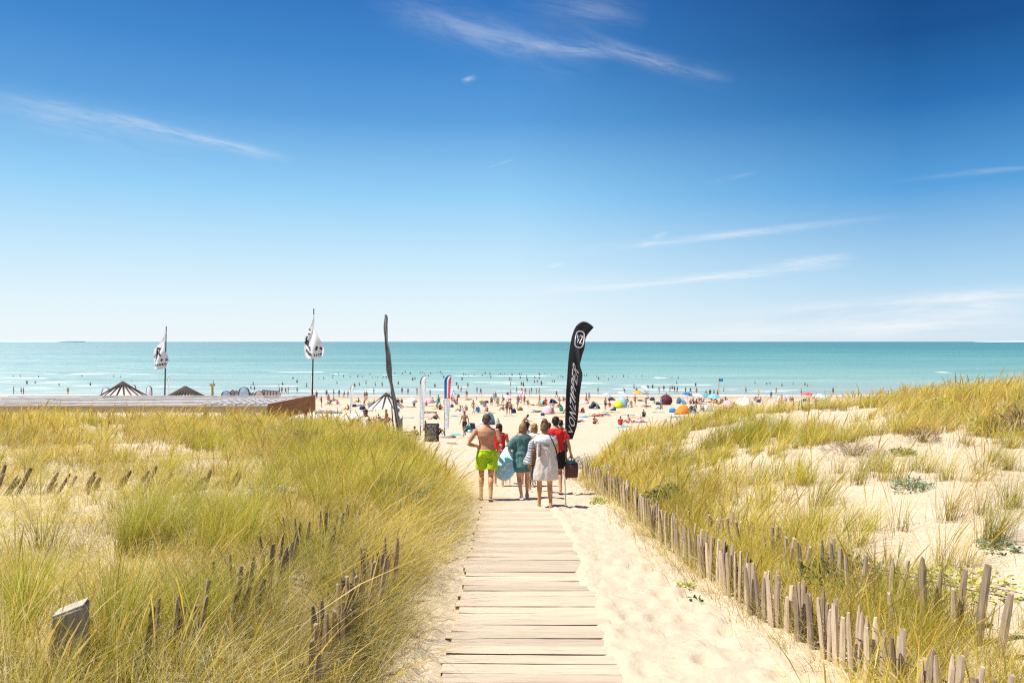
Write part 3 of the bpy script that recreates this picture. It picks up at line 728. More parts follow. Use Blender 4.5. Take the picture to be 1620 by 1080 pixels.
for q_, n_, r_, s_ in (('green', 34, .62, .95), ('lime', 14, .8, .8), ('gold', 14, 1.1, .7)): gr.tufts(q_, NR.normal(p_.x, r_, n_), NR.normal(p_.y, r_ * .7, n_), s_, 1.0)
D = NR.uniform(4.4, 14, 150); gr.tufts('arc', xright(D) + np.abs(NR.normal(.3, .35, 150)), D, .62, .9, (-.5, .6))
# in and behind the paling fence
D = 4.2 + 19.5 * NR.random(760) ** 1.1; X = xright(D) + np.abs(NR.normal(0.35, 0.45, len(D))) + 0.04
u = NR.random(len(D))
for q, s in (('lime', u < 0.4), ('straw', (u >= 0.4) & (u < 0.75)), ('dry', u >= 0.75)): gr.tufts(q, X[s], D[s], 0.70, 0.8, (-0.2, 0.5))
D = NR.uniform(4.6, 22, 300); X = xright(D) - np.abs(NR.normal(0.03, 0.12, len(D)))
u = NR.random(len(D))
for q, s in (('weed', u < 0.45), ('dry', u >= 0.45)): gr.tufts(q, X[s], D[s], 0.7, 0.8, (-0.2, 0.2))
X, D = scatter(60, 2.1, 3.0, 4.2, 5.4); gr.tufts('bank', X, D, 0.55, 0.8, (-0.3, 0.3))
X, D = scatter(76, 3.2, 13, 6.2, 21); k = X < .70 * D; X, D = X[k], D[k]; u = NR.random(len(X))
for q_, s_ in (('green', u < .3), ('lime', (u >= .3) & (u < .6)), ('straw', (u >= .6) & (u < .85)), ('gold', u >= .85)):
    for rep in range(2): gr.tufts(q_, X[s_] + NR.normal(0, .12, s_.sum()), D[s_] + NR.normal(0, .12, s_.sum()), .82, 1.1, (.05, .5))
X, D = scatter(70, 1.0, 2.4, 4.5, 15); k = X < xright(D) - .05; gr.tufts('litter', X[k], D[k], .4, .14, (-.3, .3), 3)
# stray weeds and stems on the bare sand
X, D = scatter(420, 2.6, 12, 5, 20); k = X < 0.72 * D; gr.tufts('dry', X[k], D[k], 0.55, 0.25); 
X, D = scatter(260, 2.6, 12, 5, 18); k = (X < 0.72 * D) & (fbm(X * 0.7, D * 0.7, 2, 71) > 0.05); gr.tufts('weed', X[k], D[k], 0.8, 0.4)
me = gr.mesh('dune_grass'); NB2 = len(me.polygons) // 4
tag(mkobj('dune_grass', me, MATS['grass_blade']), 'golden marram tufts on the sandy dune behind the paling fence', 'grass', kind='stuff')
print('blades', NB, NB2)

# ------------------------------------------------------------------ paling fences
wood('paling', (0.42, 0.315, 0.21), (0.68, 0.54, 0.39), (14, 14, 1.2), 3.0, 0.9, 0.5)
wood('dark_paling', (0.25, 0.175, 0.105), (0.46, 0.34, 0.22), (14, 14, 1.2), 3.0, 0.9, 0.5)
wood('old_post', (0.25, 0.205, 0.15), (0.40, 0.34, 0.26), (9, 9, 1.0), 2.0, 0.95, 0.2)
plain('fence_wire', (0.12, 0.10, 0.085), 0.6, 0.2, 30)
def picket_mesh(i):
    r = random.Random(100 + i); n = 6; rings = []; L = 1.15
    w, t = r.uniform(0.026, 0.036), r.uniform(0.013, 0.019); bx, by = r.uniform(-0.02, 0.02), r.uniform(-0.015, 0.015)
    jit = [(r.uniform(0.8, 1.15)) for _ in range(n)]
    for z, k in ((0, 1), (0.3, 1.02), (0.6, 0.98), (0.85, 1.0), (1.0, 0.97), (1.08, r.uniform(0.8, 0.97)), (L, r.uniform(0.3, 0.8))):
        f = math.sin(z / L * 3)
        rings.append([(bx * f + w * k * jit[q] * r.uniform(0.94, 1.06) * math.cos(2 * math.pi * q / n), by * f + t * k * jit[q] * math.sin(2 * math.pi * q / n), z + r.uniform(-0.008, 0.008)) for q in range(n)])
    mb = MB(); mb.ring_loft(rings)
    me = mb.mesh('picket', False); me.materials.append(MATS['paling']); return me
PICK = [picket_mesh(i) for i in range(9)]
PICKD = []
for q_ in PICK:
    q_ = q_.copy(); q_.name = 'picket'; q_.materials.clear(); q_.materials.append(MATS['dark_paling']); PICKD.append(q_)
def fence(line, spacing, show_, label, group, dark=False, lean=0.0, gap=0.0, tiltn=0.06, sc=1.0, nmax=100, wires=(0.75,), leany=0.0):
    """pickets along a polyline of (X, D) points; show = how far they stand out of the sand"""
    pts = [Vector((x, d, 0)) for x, d in line]; seg = [(pts[i + 1] - pts[i]).length for i in range(len(pts) - 1)]; tot = sum(seg)
    def pos(s):
        for i, l in enumerate(seg):
            if s <= l or i == len(seg) - 1: return pts[i].lerp(pts[i + 1], s / l), (pts[i + 1] - pts[i]).normalized()
            s -= l
    p0, _ = pos(0); root = empty('paling_fence', (p0.x, p0.y, gz(p0.x, p0.y)))
    tag(root, label, 'fence', group); s = 0.0; cnt = 0; wirep = [[] for _ in wires]
    while s < tot and cnt < nmax:
        p, d = pos(s); show = show_(p.y) if callable(show_) else show_
        if RND.random() > gap:
            hgt = show * (RND.uniform(0.86, 1.12) if RND.random() > 0.14 else RND.uniform(0.45, 0.8)); z = gz(p.x, p.y) + hgt - 1.15 * sc
            o = mkobj('picket', RND.choice(PICKD if dark else PICK)); o.parent = root
            o.location = Vector((p.x + RND.uniform(-0.015, 0.015), p.y + RND.uniform(-0.015, 0.015), z)) - root.location
            o.rotation_euler = (leany + RND.gauss(0, tiltn), lean + RND.gauss(0, tiltn), math.atan2(d.y, d.x) + RND.uniform(-0.4, 0.4)); o.scale = (sc, sc, sc); cnt += 1
        for wl, k in zip(wirep, wires): wl.append(Vector((p.x + math.sin(lean) * 0.5 * show, p.y, gz(p.x, p.y) + show * k)) - root.location)
        s += spacing * RND.uniform(0.8, 1.2)
    for wl in wirep:
        if len(wl) > 2:
            mb = MB(); mb.tube(wl[::2], 0.004, 5); mb.build('wire', MATS['fence_wire'], root)
    return root
FG = 'paling fences on the dunes'
rl = [(float(xright(d)), d) for d in (4.3, 5.0, 5.8, 6.4, 7.9, 9.5)]
fence(rl, 0.063, 0.50, 'near stretch of weathered paling fence edging the sandy side of the boardwalk', FG, tiltn=0.05, wires=(0.6, 0.3), sc=1.18)
rl = [(float(xright(d)), d) for d in (9.55, 11, 13.7, 16)]
fence(rl, 0.078, 0.50, 'middle stretch of the path fence, opposite the dark green bramble mound', FG, tiltn=0.05, wires=(0.6, 0.3), sc=1.1)
rl = [(float(xright(d)), d) for d in (16.05, 18, 20, 22.5)]
fence(rl, 0.09, 0.48, 'far stretch of path-side paling fence running up to the tall black flag', FG, tiltn=0.05, wires=(0.6,))
fence([(4.75, 4.4), (4.2, 5.2), (3.75, 6.1), (3.45, 7.4), (3.25, 8.8), (2.95, 11.2), (2.8, 12.5)], 0.115, lambda d_: float(np.interp(d_, [4, 6.2, 8, 12.5], [.64, .60, .42, .34])), 'second paling fence with backward-leaning pale pickets, half buried in tufts above the path fence', FG, lean=-0.16, sc=1.35, tiltn=0.07, leany=-0.05, gap=0.14, wires=(0.62,))
fence([(5.25, 25), (6.2, 26.2), (7.2, 27.2), (8.2, 28)], 0.2, 0.42, 'short row of dark pickets on the dune crest below the orange tent', FG, True, tiltn=0.08, gap=0.1)
fence([(10.3, 29.3), (11.6, 29.8), (13.0, 30.3)], 0.3, 0.45, 'sparse row of thin stakes on the dune crest under the red parasol', FG, True, tiltn=0.08, gap=0.1)
fence([(-2.15, 4.2), (-2.2, 5.2), (-2.25, 6.5), (-2.2, 7.8), (-2.12, 9.2)], 0.105, 0.40, 'leaning dark paling fence buried in tall grass on the dune beside the big post', FG, True, lean=0.30, tiltn=0.1, sc=1.15, gap=0.1, wires=(0.55,))
fence([(-1.34, 4.9), (-1.36, 6.0), (-1.38, 8.3)], 0.078, 0.55, 'brown upright palings in the grassy bank right beside the boardwalk', FG, True, tiltn=0.04, sc=1.4, wires=(0.7, 0.35))
fence([(-9.2, 11.6), (-7.6, 12.3), (-6.2, 12.6), (-4.7, 12.6)], 0.12, 0.46, 'short gapped row of dark tilted pickets across the weedy left dune', FG, True, lean=0.55, tiltn=0.12, sc=1.1, gap=0.12, wires=())
# the big weathered post
p = at(112, 1040, 4.4); root = empty('fence_post', (p.x, p.y, gz(p.x, p.y)), 0.3)
tag(root, 'thick square weathered wooden post with a pale slanting top, standing in the grass', 'post')
mb = MB(); zt = H - 1.50 - root.location.z
rings = []
for z, k in ((-0.4, 1), (0.2, 1.0), (zt * 0.6, 0.97), (zt - 0.05, 0.95)):
    rings.append([(x * k * 0.085 + RND.uniform(-.004, .004), y * k * 0.075 + RND.uniform(-.004, .004), z + (0.025 * x if z > zt - 0.1 else 0)) for x, y in ((-1, -1), (0, -1.06), (1, -1), (1.05, 0), (1, 1), (0, 1.05), (-1, 1), (-1.04, 0))])
mb.ring_loft(rings); mb.build('shaft', MATS['old_post'], root, smooth=False, bevel=0.006)
mb = MB(); mb.ring_loft([[(x * 0.077, y * 0.068, zt - 0.049 + dz + 0.025 * x) for x, y in ((-1, -1), (1, -1), (1, 1), (-1, 1))] for dz in (0, 0.012)])
mb.build('end_grain', wood('end_grain', (0.42, 0.38, 0.29), (0.56, 0.51, 0.41), (6, 6, 6), 4, 0.95, 0), root, smooth=False)

# ------------------------------------------------------------------ single plants
def leafy(name, seed, n, R, hgt, lw, ll, up):
    r = random.Random(seed); V = []; Q = []
    for i in range(n):
        a = r.uniform(0, 6.283); q = R * math.sqrt(r.random()); z = hgt * r.random() * (1 - 0.6 * q / R)
        c = Vector((q * math.cos(a), q * math.sin(a), z + 0.01)); d = Vector((math.cos(a + r.gauss(0, .8)), math.sin(a + r.gauss(0, .8)), up + r.gauss(0, 0.4))).normalized()
        s = d.cross(Vector((r.gauss(0, 1), r.gauss(0, 1), 1))).normalized(); L = ll * r.uniform(.6, 1.3); w = lw * r.uniform(.6, 1.3)
        k = len(V); V += [c - s * w * .25, c + s * w * .25, c + d * L * .55 + s * w * .5, c + d * L + Vector((0, 0, -L * .15)), c + d * L * .55 - s * w * .5]
        Q += [(k, k + 1, k + 2, k + 4), (k + 4, k + 2, k + 3, k + 3)]
    me = bpy.data.meshes.new(name); me.from_pydata([tuple(v) for v in V], [], [tuple(dict.fromkeys(f)) for f in Q]); me.update(); return me
def stemsm(seed, n, R, hgt, w=0.004, lean=0.5):
    r = random.Random(seed); mb = MB()
    for i in range(n):
        a = r.uniform(0, 6.283); d = Vector((math.cos(a), math.sin(a), 0)); q = R * r.random() * .3; k = r.uniform(.1, lean); h_ = hgt * r.uniform(.6, 1)
        mb.tube([d * q, d * (q + k * R * .5) + Vector((0, 0, h_ * .6)), d * (q + k * R * 1.4) + Vector((0, 0, h_))], [w, w * .8, w * .5], 4, round_caps=False)
    return mb.mesh('stems')
def leafmat(name, c0, c1):
    m, nt, b, out = nmat(name)
    g = nt.nodes.new('ShaderNodeNewGeometry')
    nt.links.new(ramp(nt, g.outputs['Random Per Island'], [(0, c0), (1, c1)]), b.inputs['Base Color']); b.inputs['Roughness'].default_value = .6
    return m
leafmat('blue_leaf', (.13, .20, .10), (.34, .40, .24)); leafmat('silver_leaf', (.36, .36, .28), (.62, .61, .52)); leafmat('brown_twig', (.10, .06, .03), (.30, .19, .09)); leafmat('yellow_leaf', (.30, .33, .05), (.60, .56, .12)); leafmat('dark_leaf', (.035, .07, .02), (.14, .19, .05)); leafmat('mauve_twig', (.34, .24, .19), (.55, .43, .34))
def plant(px, py, R, hgt, mat, label, cat, name, n=260, lw=.03, ll=.07, up=.6, ns=14):
    p = hit(px, py, False); root = empty(name, (p.x, p.y, p.z), RND.uniform(0, 6)); tag(root, label, cat)
    mkobj('foliage', leafy('foliage', int(px), n, R, hgt, lw, ll, up), MATS[mat], root); mkobj('stem', stemsm(int(py), ns, R, hgt), plain('stem_brown', (.22, .16, .07), .8), root)
    return root
plant(1443, 775, .27, .20, 'blue_leaf', 'bushy blue green sea holly in the middle of the bare sandy slope', 'plant', 'sea_holly', 330, .022, .06)
plant(1580, 868, .19, .10, 'blue_leaf', 'low blue green rosette at the edge of the bare sand, nearest of the blue plants', 'plant', 'sea_holly', 150, .025, .06)
plant(1428, 718, .22, .12, 'dark_leaf', 'small dark green plant on the sand above the bushy sea holly', 'plant', 'dune_plant', 160)
plant(1460, 700, .3, .35, 'brown_twig', 'tangle of dry dead twigs below the grassy hill on the sandy dune', 'bush', 'dry_bush', 260, .008, .16, .8, 40)
plant(1350, 720, .62, .30, 'mauve_twig', 'wide mauve brown dry heath bush above the bare sandy slope', 'bush', 'dry_bush', 900, .008, .10, .7, 60)
plant(1618, 690, .55, .75, 'brown_twig', 'tall rusty brown bush at the edge of the sandy hillside', 'bush', 'dry_bush', 700, .012, .16, 1.2, 60)
plant(1490, 655, .5, .55, 'yellow_leaf', 'yellow green leafy spurge on the grassy hillside', 'plant', 'spurge', 260, .03, .08, .8, 24)
plant(1565, 690, .32, .55, 'yellow_leaf', 'upright yellow green spurge beside the rusty brown bush', 'plant', 'spurge', 260, .03, .08, 1.0, 24)
plant(482, 706, .55, .55, 'brown_twig', 'dark brown dead bush amid the golden grass below the bar roof', 'bush', 'dry_bush', 800, .012, .16, 1.0, 70)
plant(425, 790, .34, .26, 'silver_leaf', 'silver grey leafy clump above the leaning grey palings', 'plant', 'silver_plant', 420, .03, .08, .6)
plant(440, 690, .5, .40, 'silver_leaf', 'pale flowering clump beside the dark brown dead bush', 'plant', 'silver_plant', 360, .025, .06, .7)
plant(925, 740, .60, .52, 'silver_leaf', 'big pale silvery bush spilling over the paling fence beside the striped bag', 'bush', 'silver_bush', 1300, .03, .06, .6, 40)
plant(968, 752, .42, .36, 'silver_leaf', 'smaller pale bush on the path fence, nearer than the big silvery bush', 'bush', 'silver_bush', 700, .03, .06, .6, 30)
plant(980, 756, .2, .24, 'dark_leaf', 'round dark green plant peeping over the path fence', 'plant', 'dune_plant', 200, .04, .06, .5)
plant(1062, 800, .5, .42, 'dark_leaf', 'dark green bramble mound behind the path fence', 'bush', 'bramble', 900, .03, .06, .6, 40)
plant(1350, 930, .5, .36, 'dark_leaf', 'dark leafy scrub between the two rows of palings', 'bush', 'bramble', 700, .02, .06, .7, 40)
plant(640, 800, .4, .4, 'silver_leaf', 'pale flowering clump in the grassy bank beside the boardwalk', 'plant', 'silver_plant', 300, .02, .05, .7)
plant(950, 795, .22, .12, 'yellow_leaf', 'low yellow green creeper at the foot of the path fence', 'plant', 'creeper', 240, .03, .05, .4)
plant(1085, 930, .12, .06, 'yellow_leaf', 'tiny green seedling on the bare sand before the palings', 'plant', 'seedling', 60, .03, .05, .4, 4)
plant(1100, 955, .08, .05, 'dark_leaf', 'tiny dark weed on the bare sand, nearest the camera', 'plant', 'seedling', 40, .03, .05, .4, 4)
plant(1520, 925, .55, .10, 'yellow_leaf', 'flat yellow green mat of creeper on the sand above the leaning palings', 'plant', 'creeper', 420, .03, .06, .3)
plant(30, 735, 1.1, .10, 'yellow_leaf', 'bright green creeping mat beyond the gapped row of pickets', 'plant', 'creeper', 420, .035, .05, .4)
plant(170, 740, 1.0, .14, 'yellow_leaf', 'spreading yellow green mat just behind the tilted pickets', 'plant', 'creeper', 420, .035, .05, .4)
# ------------------------------------------------------------------ people
def skinmat(name, c0, c1, objcol=False):
    m, nt, b, out = nmat(name)
    inf = nt.nodes.new('ShaderNodeObjectInfo')
    v = coords(nt); n = noise_tex(nt, v, 7, 3)
    base = ramp(nt, inf.outputs['Random'], [(0, c0), (1, c1)]) if c0 != c1 else None
    if base is None:
        base = ramp(nt, n, [(0.3, tuple(x * .88 for x in c0)), (0.7, tuple(min(1, x * 1.1) for x in c0))])
    nt.links.new(base, b.inputs['Base Color']); b.inputs['Roughness'].default_value = 0.5; b.inputs['Specular IOR Level'].default_value = 0.35
    return m
skinmat('skin', (.20, .09, .05), (.46, .25, .16)); skinmat('hair', (.018, .012, .008), (.12, .065, .03))
m, nt, b, out = nmat('cloth_tint'); inf = nt.nodes.new('ShaderNodeObjectInfo'); nt.links.new(inf.outputs['Color'], b.inputs['Base Color']); b.inputs['Roughness'].default_value = .85
skinmat('skin_tan', (.60, .29, .165), (.60, .29, .165)); skinmat('skin_fair', (.66, .37, .25), (.66, .37, .25)); skinmat('skin_warm', (.62, .30, .15), (.62, .30, .15))

def V3(p): return Vector(p)
BASE = dict(pel=(0, 0, .96), wai=(0, .005, 1.12), che=(0, 0, 1.30), nek=(0, -.005, 1.475), hed=(0, .02, 1.63),
            shl=(-.19, 0, 1.425), ell=(-.235, -.03, 1.14), wrl=(-.245, .03, .89), shr=(.19, 0, 1.425), elr=(.235, -.03, 1.14), wrr=(.245, .03, .89),
            hil=(-.095, 0, .93), knl=(-.105, .02, .51), anl=(-.105, -.02, .085), hir=(.095, 0, .93), knr=(.105, .02, .51), anr=(.105, -.02, .085))
def pose(**kw):
    j = {k: Vector(v) for k, v in BASE.items()}
    j.update({k: Vector(v) for k, v in kw.items() if k not in ('fl', 'fr', 'face')})
    j['face'] = Vector(kw.get('face', (0, 1, 0))).normalized()
    j['fl'] = Vector(kw.get('fl', (-.03, 1, -.05))).normalized(); j['fr'] = Vector(kw.get('fr', (.03, 1, -.05))).normalized()
    return j
TORSO = [(-.22, .10, .085), (-.12, .145, .115), (0, .170, .125), (.14, .166, .118), (.32, .143, .102), (.5, .150, .106), (.68, .170, .114), (.84, .182, .108), (.93, .152, .090), (1.0, .092, .072), (1.07, .064, .062), (1.16, .058, .060), (1.26, .056, .058)]
def spine_rings(j, prof, fem=0.0, grow=0.0, t0=-9, t1=9, seg=18, bulk=1.0):
    """elliptical rings along the spine; grow adds cloth ease"""
    P = [j['pel'], j['wai'], j['che'], j['nek'], j['hed']]
    L = [(P[i + 1] - P[i]).length for i in range(4)]; base = L[0] + L[1] + L[2]
    def pt(t):
        s = t * base
        if s < 0: return P[0] + (P[0] - P[1]).normalized() * (-s)
        for i in range(4):
            if s <= L[i] or i == 3: return P[i].lerp(P[i + 1], min(1.2, s / L[i]))
            s -= L[i]
    lat0 = (j['hir'] - j['hil']).normalized(); lat1 = (j['shr'] - j['shl']).normalized(); rings = []
    for t, rx, ry in prof:
        if t < t0 or t > t1: continue
        c = pt(t); ax = (pt(t + .04) - pt(t - .04)).normalized()
        lat = lat0.lerp(lat1, max(0, min(1, t))); lat = (lat - ax * lat.dot(ax)).normalized(); fwd = ax.cross(lat)
        if fem:
            rx *= 1 + fem * (.10 if t < .2 else -.10 if t > .3 else 0)
        rx = rx * bulk + grow; ry = ry * bulk + grow
        rings.append([c + lat * rx * math.cos(2 * math.pi * q / seg) * (1 if True else 1) + fwd * ry * math.sin(2 * math.pi * q / seg) for q in range(seg)])
    return rings
def hand(mb, wr, el, out, curl=.35, spread=.10, s=1.0):
    d = (wr - el).normalized(); side = Vector(out) - d * Vector(out).dot(d)
    side = side.normalized() if side.length > .05 else d.orthogonal().normalized()
    nrm = d.cross(side)
    pc = wr + d * .05 * s
    mb.tube([wr - d * .02, pc, wr + d * .09 * s], [.027 * s, .036 * s, .036 * s], 10, side, 1.0)
    for k, ln in enumerate((.062, .074, .068, .052)):
        o = (k - 1.5) * .021 * s; b0 = wr + d * .088 * s + nrm * o
        dd = (d + nrm * spread * (k - 1.5)).normalized()
        p1 = b0 + dd * ln * .5 * s + side * -curl * .01; p2 = p1 + (dd * math.cos(curl) - side * math.sin(curl)) * ln * .35 * s; p3 = p2 + (dd * math.cos(curl * 2) - side * math.sin(curl * 2)) * ln * .3 * s
        mb.tube([b0, p1, p2, p3], [.0095 * s, .0092 * s, .0085 * s, .0075 * s], 7)
    t0 = wr + d * .03 * s - nrm * .03 * s; t1 = t0 + (d * .6 - nrm * .8).normalized() * .04 * s; t2 = t1 + (d * .95 - nrm * .2 - side * .3).normalized() * .035 * s
    mb.tube([t0, t1, t2], [.013 * s, .0115 * s, .009 * s], 7)
def body_mb(j, fem=0.0, bulk=1.0, hands=True, headk=1.0, thick=1.0, coarse=False):
    mb = MB(); K = thick
    mb.ring_loft(spine_rings(j, TORSO, fem, bulk=bulk))
    up = (j['hed'] - j['nek']).normalized(); f = (j['face'] - up * j['face'].dot(up)).normalized(); lat = f.cross(up)
    R = Matrix((lat, f, up)).transposed(); h = j['hed']; q = headk
    mb.ellipsoid(h + up * .025 * q + f * -.012, (.076 * q, .096 * q, .10 * q), rot=R)               # skull
    mb.ellipsoid(h - up * .045 * q + f * .03 * q, (.058 * q, .068 * q, .075 * q), rot=R)             # jaw
    if not coarse:
        mb.tube([h + f * .098 * q + up * .02 * q, h + f * .112 * q - up * .018 * q], [.009, .014], 7)  # nose
        for s in (-1, 1):
            mb.ellipsoid(h + lat * .078 * q * s - up * .005 + f * -.01, (.011, .024, .033), 10, 7, R)  # ears
            mb.ellipsoid(h + f * .088 * q + lat * .03 * s + up * .03, (.026, .012, .01), 8, 6, R)      # brow
        mb.ellipsoid(h + f * .094 * q - up * .05, (.024, .01, .008), 8, 6, R)                        # lips
    for s, sd in (('l', -1), ('r', 1)):
        a, e, w = j['sh' + s], j['el' + s], j['wr' + s]; pull = (j['che'] - a) * .12
        mb.tube([a + pull, a, a.lerp(e, .35), a.lerp(e, .7), e, e.lerp(w, .3), w], [.058 * K, .056 * K, .050 * K, .043 * K, .037 * K, .040 * K, .026 * K], 12)
        if hands: hand(mb, w, e, (sd, .2, .3))
        else: mb.tube([w, w + (w - e).normalized() * .13], [.03, .026], 8)
        hp, k, an = j['hi' + s], j['kn' + s], j['an' + s]; b = (k - hp).normalized()
        back = (an - k).normalized(); calf = k.lerp(an, .3) - (j['f' + s]) * .018
        mb.tube([hp, hp.lerp(k, .25), hp.lerp(k, .65), k, calf, k.lerp(an, .68), an], [.093 * K * (1 + .06 * fem), .088 * K * (1 + .06 * fem), .067 * K, .052 * K, .056 * K, .040 * K, .034 * K], 14)
        mb.ellipsoid(hp + Vector((0, -.055, -.02)), (.088, .075, .095)) if abs(b.z) > .7 else None
        ft = j['f' + s]; dn = (an - k).normalized(); sole = an + Vector((0, 0, -.045)) if abs(dn.z) > .3 else an
        mb.tube([an, sole - ft * .035, sole + ft * .06, sole + ft * .15], [.034, .040, .040, .030], 10, (0, 0, 1), .75)
    return mb

# ------------------------------------------------------------------ crowd figures: a handful of continuous bodies, shared by everyone far off on the beach
POSES = {
 'stand': pose(), 'stand_b': pose(wai=(.02, 0, 1.12), ell=(-.33, -.04, 1.22), wrl=(-.17, .10, 1.04), anr=(.16, .02, .085), knr=(.13, .05, .51)),
 'walk': pose(knl=(-.09, .20, .55), anl=(-.09, .22, .12), knr=(.09, .04, .50), anr=(.09, -.27, .15), ell=(-.24, -.12, 1.15), wrl=(-.23, -.15, .9), elr=(.24, .06, 1.15), wrr=(.22, .22, .95)),
 'walk_side': pose(knl=(-.24, .05, .54), anl=(-.30, .03, .10), knr=(.20, .03, .52), anr=(.36, -.02, .14), fl=(-1, .3, 0), fr=(-1, .2, -.3), face=(-1, .2, 0), ell=(-.10, -.1, 1.15), wrl=(.05, -.12, .92), elr=(.20, .06, 1.15), wrr=(.02, .12, .95)),
 'arms': pose(ell=(-.44, 0, 1.42), wrl=(-.66, .05, 1.50), elr=(.44, 0, 1.42), wrr=(.66, .05, 1.48), anl=(-.16, 0, .085), anr=(.16, 0, .085)),
 'bend': pose(pel=(0, 0, .94), wai=(.06, .02, 1.08), che=(.16, .03, 1.23), nek=(.29, .05, 1.35), hed=(.39, .06, 1.46), shl=(.23, -.14, 1.30), shr=(.25, .22, 1.30), ell=(.36, -.18, 1.05), wrl=(.50, -.12, .88), elr=(.46, .24, 1.12), wrr=(.68, .18, 1.06), hil=(0, -.095, .91), hir=(0, .095, .91), knl=(.04, -.10, .5), anl=(-.06, -.1, .085), knr=(.10, .12, .5), anr=(.06, .12, .085), fl=(1, 0, 0), fr=(1, 0, 0), face=(1, 0, -.3)),
 'sit': pose(pel=(0, 0, .13), wai=(0, -.02, .28), che=(0, .02, .46), nek=(0, .07, .62), hed=(0, .11, .77), shl=(-.18, .06, .57), shr=(.18, .06, .57), ell=(-.25, .22, .38), wrl=(-.12, .38, .42), elr=(.25, .22, .38), wrr=(.12, .38, .42), hil=(-.095, .03, .11), hir=(.095, .03, .11), knl=(-.16, .40, .42), knr=(.16, .40, .42), anl=(-.12, .62, .08), anr=(.12, .62, .08)),
 'sit_side': pose(pel=(0, 0, .13), wai=(.05, 0, .27), che=(.06, 0, .45), nek=(.02, 0, .62), hed=(-.02, 0, .77), shl=(.03, -.18, .57), shr=(.03, .18, .57), ell=(.20, -.22, .36), wrl=(.34, -.2, .12), elr=(.20, .22, .36), wrr=(.34, .2, .12), hil=(-.02, -.095, .11), hir=(-.02, .095, .11), knl=(-.38, -.12, .40), knr=(-.42, .12, .22), anl=(-.56, -.1, .08), anr=(-.80, .12, .08), fl=(-1, 0, .2), fr=(-1, 0, .5), face=(-1, 0, .1)),
 'lie': pose(pel=(0, 0, .12), wai=(.15, 0, .12), che=(.33, 0, .13), nek=(.50, 0, .15), hed=(.66, 0, .17), shl=(.46, -.18, .13), shr=(.46, .18, .13), ell=(.60, -.36, .07), wrl=(.80, -.24, .06), elr=(.60, .36, .07), wrr=(.80, .22, .06), hil=(-.02, -.095, .11), hir=(-.02, .095, .11), knl=(-.45, -.12, .10), knr=(-.40, .12, .30), anl=(-.86, -.1, .07), anr=(-.62, .12, .08), fl=(-.5, 0, .6), fr=(-1, 0, 0), face=(0, -.5, 1)),
}
def seg_d(p, a, b):
    ab = b - a; t = max(0, min(1, (p - a).dot(ab) / max(ab.length_squared, 1e-9))); return (p - a - ab * t).length, t
def crowd_mesh(pname, dress, fem):
    j = POSES[pname]
    me = remesh(body_mb(j, fem, .97, False, 1.02, .95, True), .024, 3, 'person')
    for q in ('skin', 'hair', 'cloth_tint'): me.materials.append(MATS[q])
    up = (j['hed'] - j['nek']).normalized(); f = (j['face'] - up * j['face'].dot(up)).normalized(); idx = []
    for p in me.polygons:
        c = p.center; dh = c - j['hed']; mi = 0
        if dh.length < .15 and c is not None and (dh.dot(up) > .045 or (dh.dot(f) < .015 and dh.dot(up) > -.07)) : mi = 1
        elif fem and (c - (j['nek'] - f * .07)).length < .11 and (c - j['nek']).dot(f) < -.03: mi = 1
        else:
            ds, t = seg_d(c, j['pel'], j['wai']); dl, tl = min((seg_d(c, j['hi' + s], j['kn' + s]) for s in 'lr'))
            dt, tt = seg_d(c, j['wai'], j['nek']); da = min(seg_d(c, j['sh' + s], j['el' + s])[0] + .3 * (seg_d(c, j['sh' + s], j['el' + s])[1] > .55) for s in 'lr')
            arm = min(seg_d(c, j['el' + s], j['wr' + s])[0] for s in 'lr'); arm2 = min(seg_d(c, j['sh' + s], j['el' + s])[0] for s in 'lr')
            lim = {'shorts': .62, 'brief': .14, 'clothed': .7, 'suit': .10, 'dress': .8}[dress]
            if arm < .055 and arm < min(ds, dt): mi = 0
            elif (ds < .20 and t < .55 and ds < dl + .08) or (dl < .12 and tl < lim): mi = 2
            elif dress in ('clothed', 'suit', 'dress') and dt < .22 and tt < .93 and (dress != 'suit' or arm2 > .075): mi = 2
            elif dress == 'clothed' and da < .075: mi = 2
            elif dress == 'brief' and fem and dt < .2 and .42 < tt < .66 and arm2 > .06: mi = 2
        idx.append(mi)
    me.polygons.foreach_set('material_index', idx); me.update()
    return me
_CM = {}
def crowd(pname, dress, fem):
    k = (pname, dress, fem)
    if k not in _CM: _CM[k] = crowd_mesh(*k)
    return _CM[k]
TINT = {'black': (.012, .012, .015), 'navy': (.02, .03, .09), 'red': (.55, .03, .03), 'white': (.75, .74, .72), 'blue': (.04, .2, .55), 'turquoise': (.1, .5, .55), 'pink': (.7, .2, .3), 'green': (.06, .3, .12), 'yellow': (.75, .6, .1), 'orange': (.75, .25, .03), 'grey': (.25, .26, .28), 'lilac': (.45, .36, .6), 'jeans': (.08, .14, .3)}
GAPS = [(195, 'before the larger straw parasol'), (293, 'between the two straw parasols'), (494, 'between smaller parasol and taller pole flag'), (612, 'between taller pole flag and furled banner'),
        (668, 'between furled banner and white feather flag'), (707, 'between white and tricolour feather flags'), (770, 'between tricolour flag and lime shorts man'), (861, 'between lime shorts man and white dress woman'),
        (905, 'between white dress woman and black flag'), (982, 'between black flag and lime green tent'), (1054, 'between lime green tent and burgundy parasol'), (1137, 'between burgundy parasol and small blue flag'),
        (1279, 'between small blue flag and red parasol'), (1999, 'beyond the red parasol')]
ORD = 'first second third fourth fifth sixth seventh eighth ninth tenth eleventh twelfth thirteenth fourteenth fifteenth sixteenth seventeenth eighteenth nineteenth twentieth'.split()
CROWD = []      # (object, phrase, gap, px)
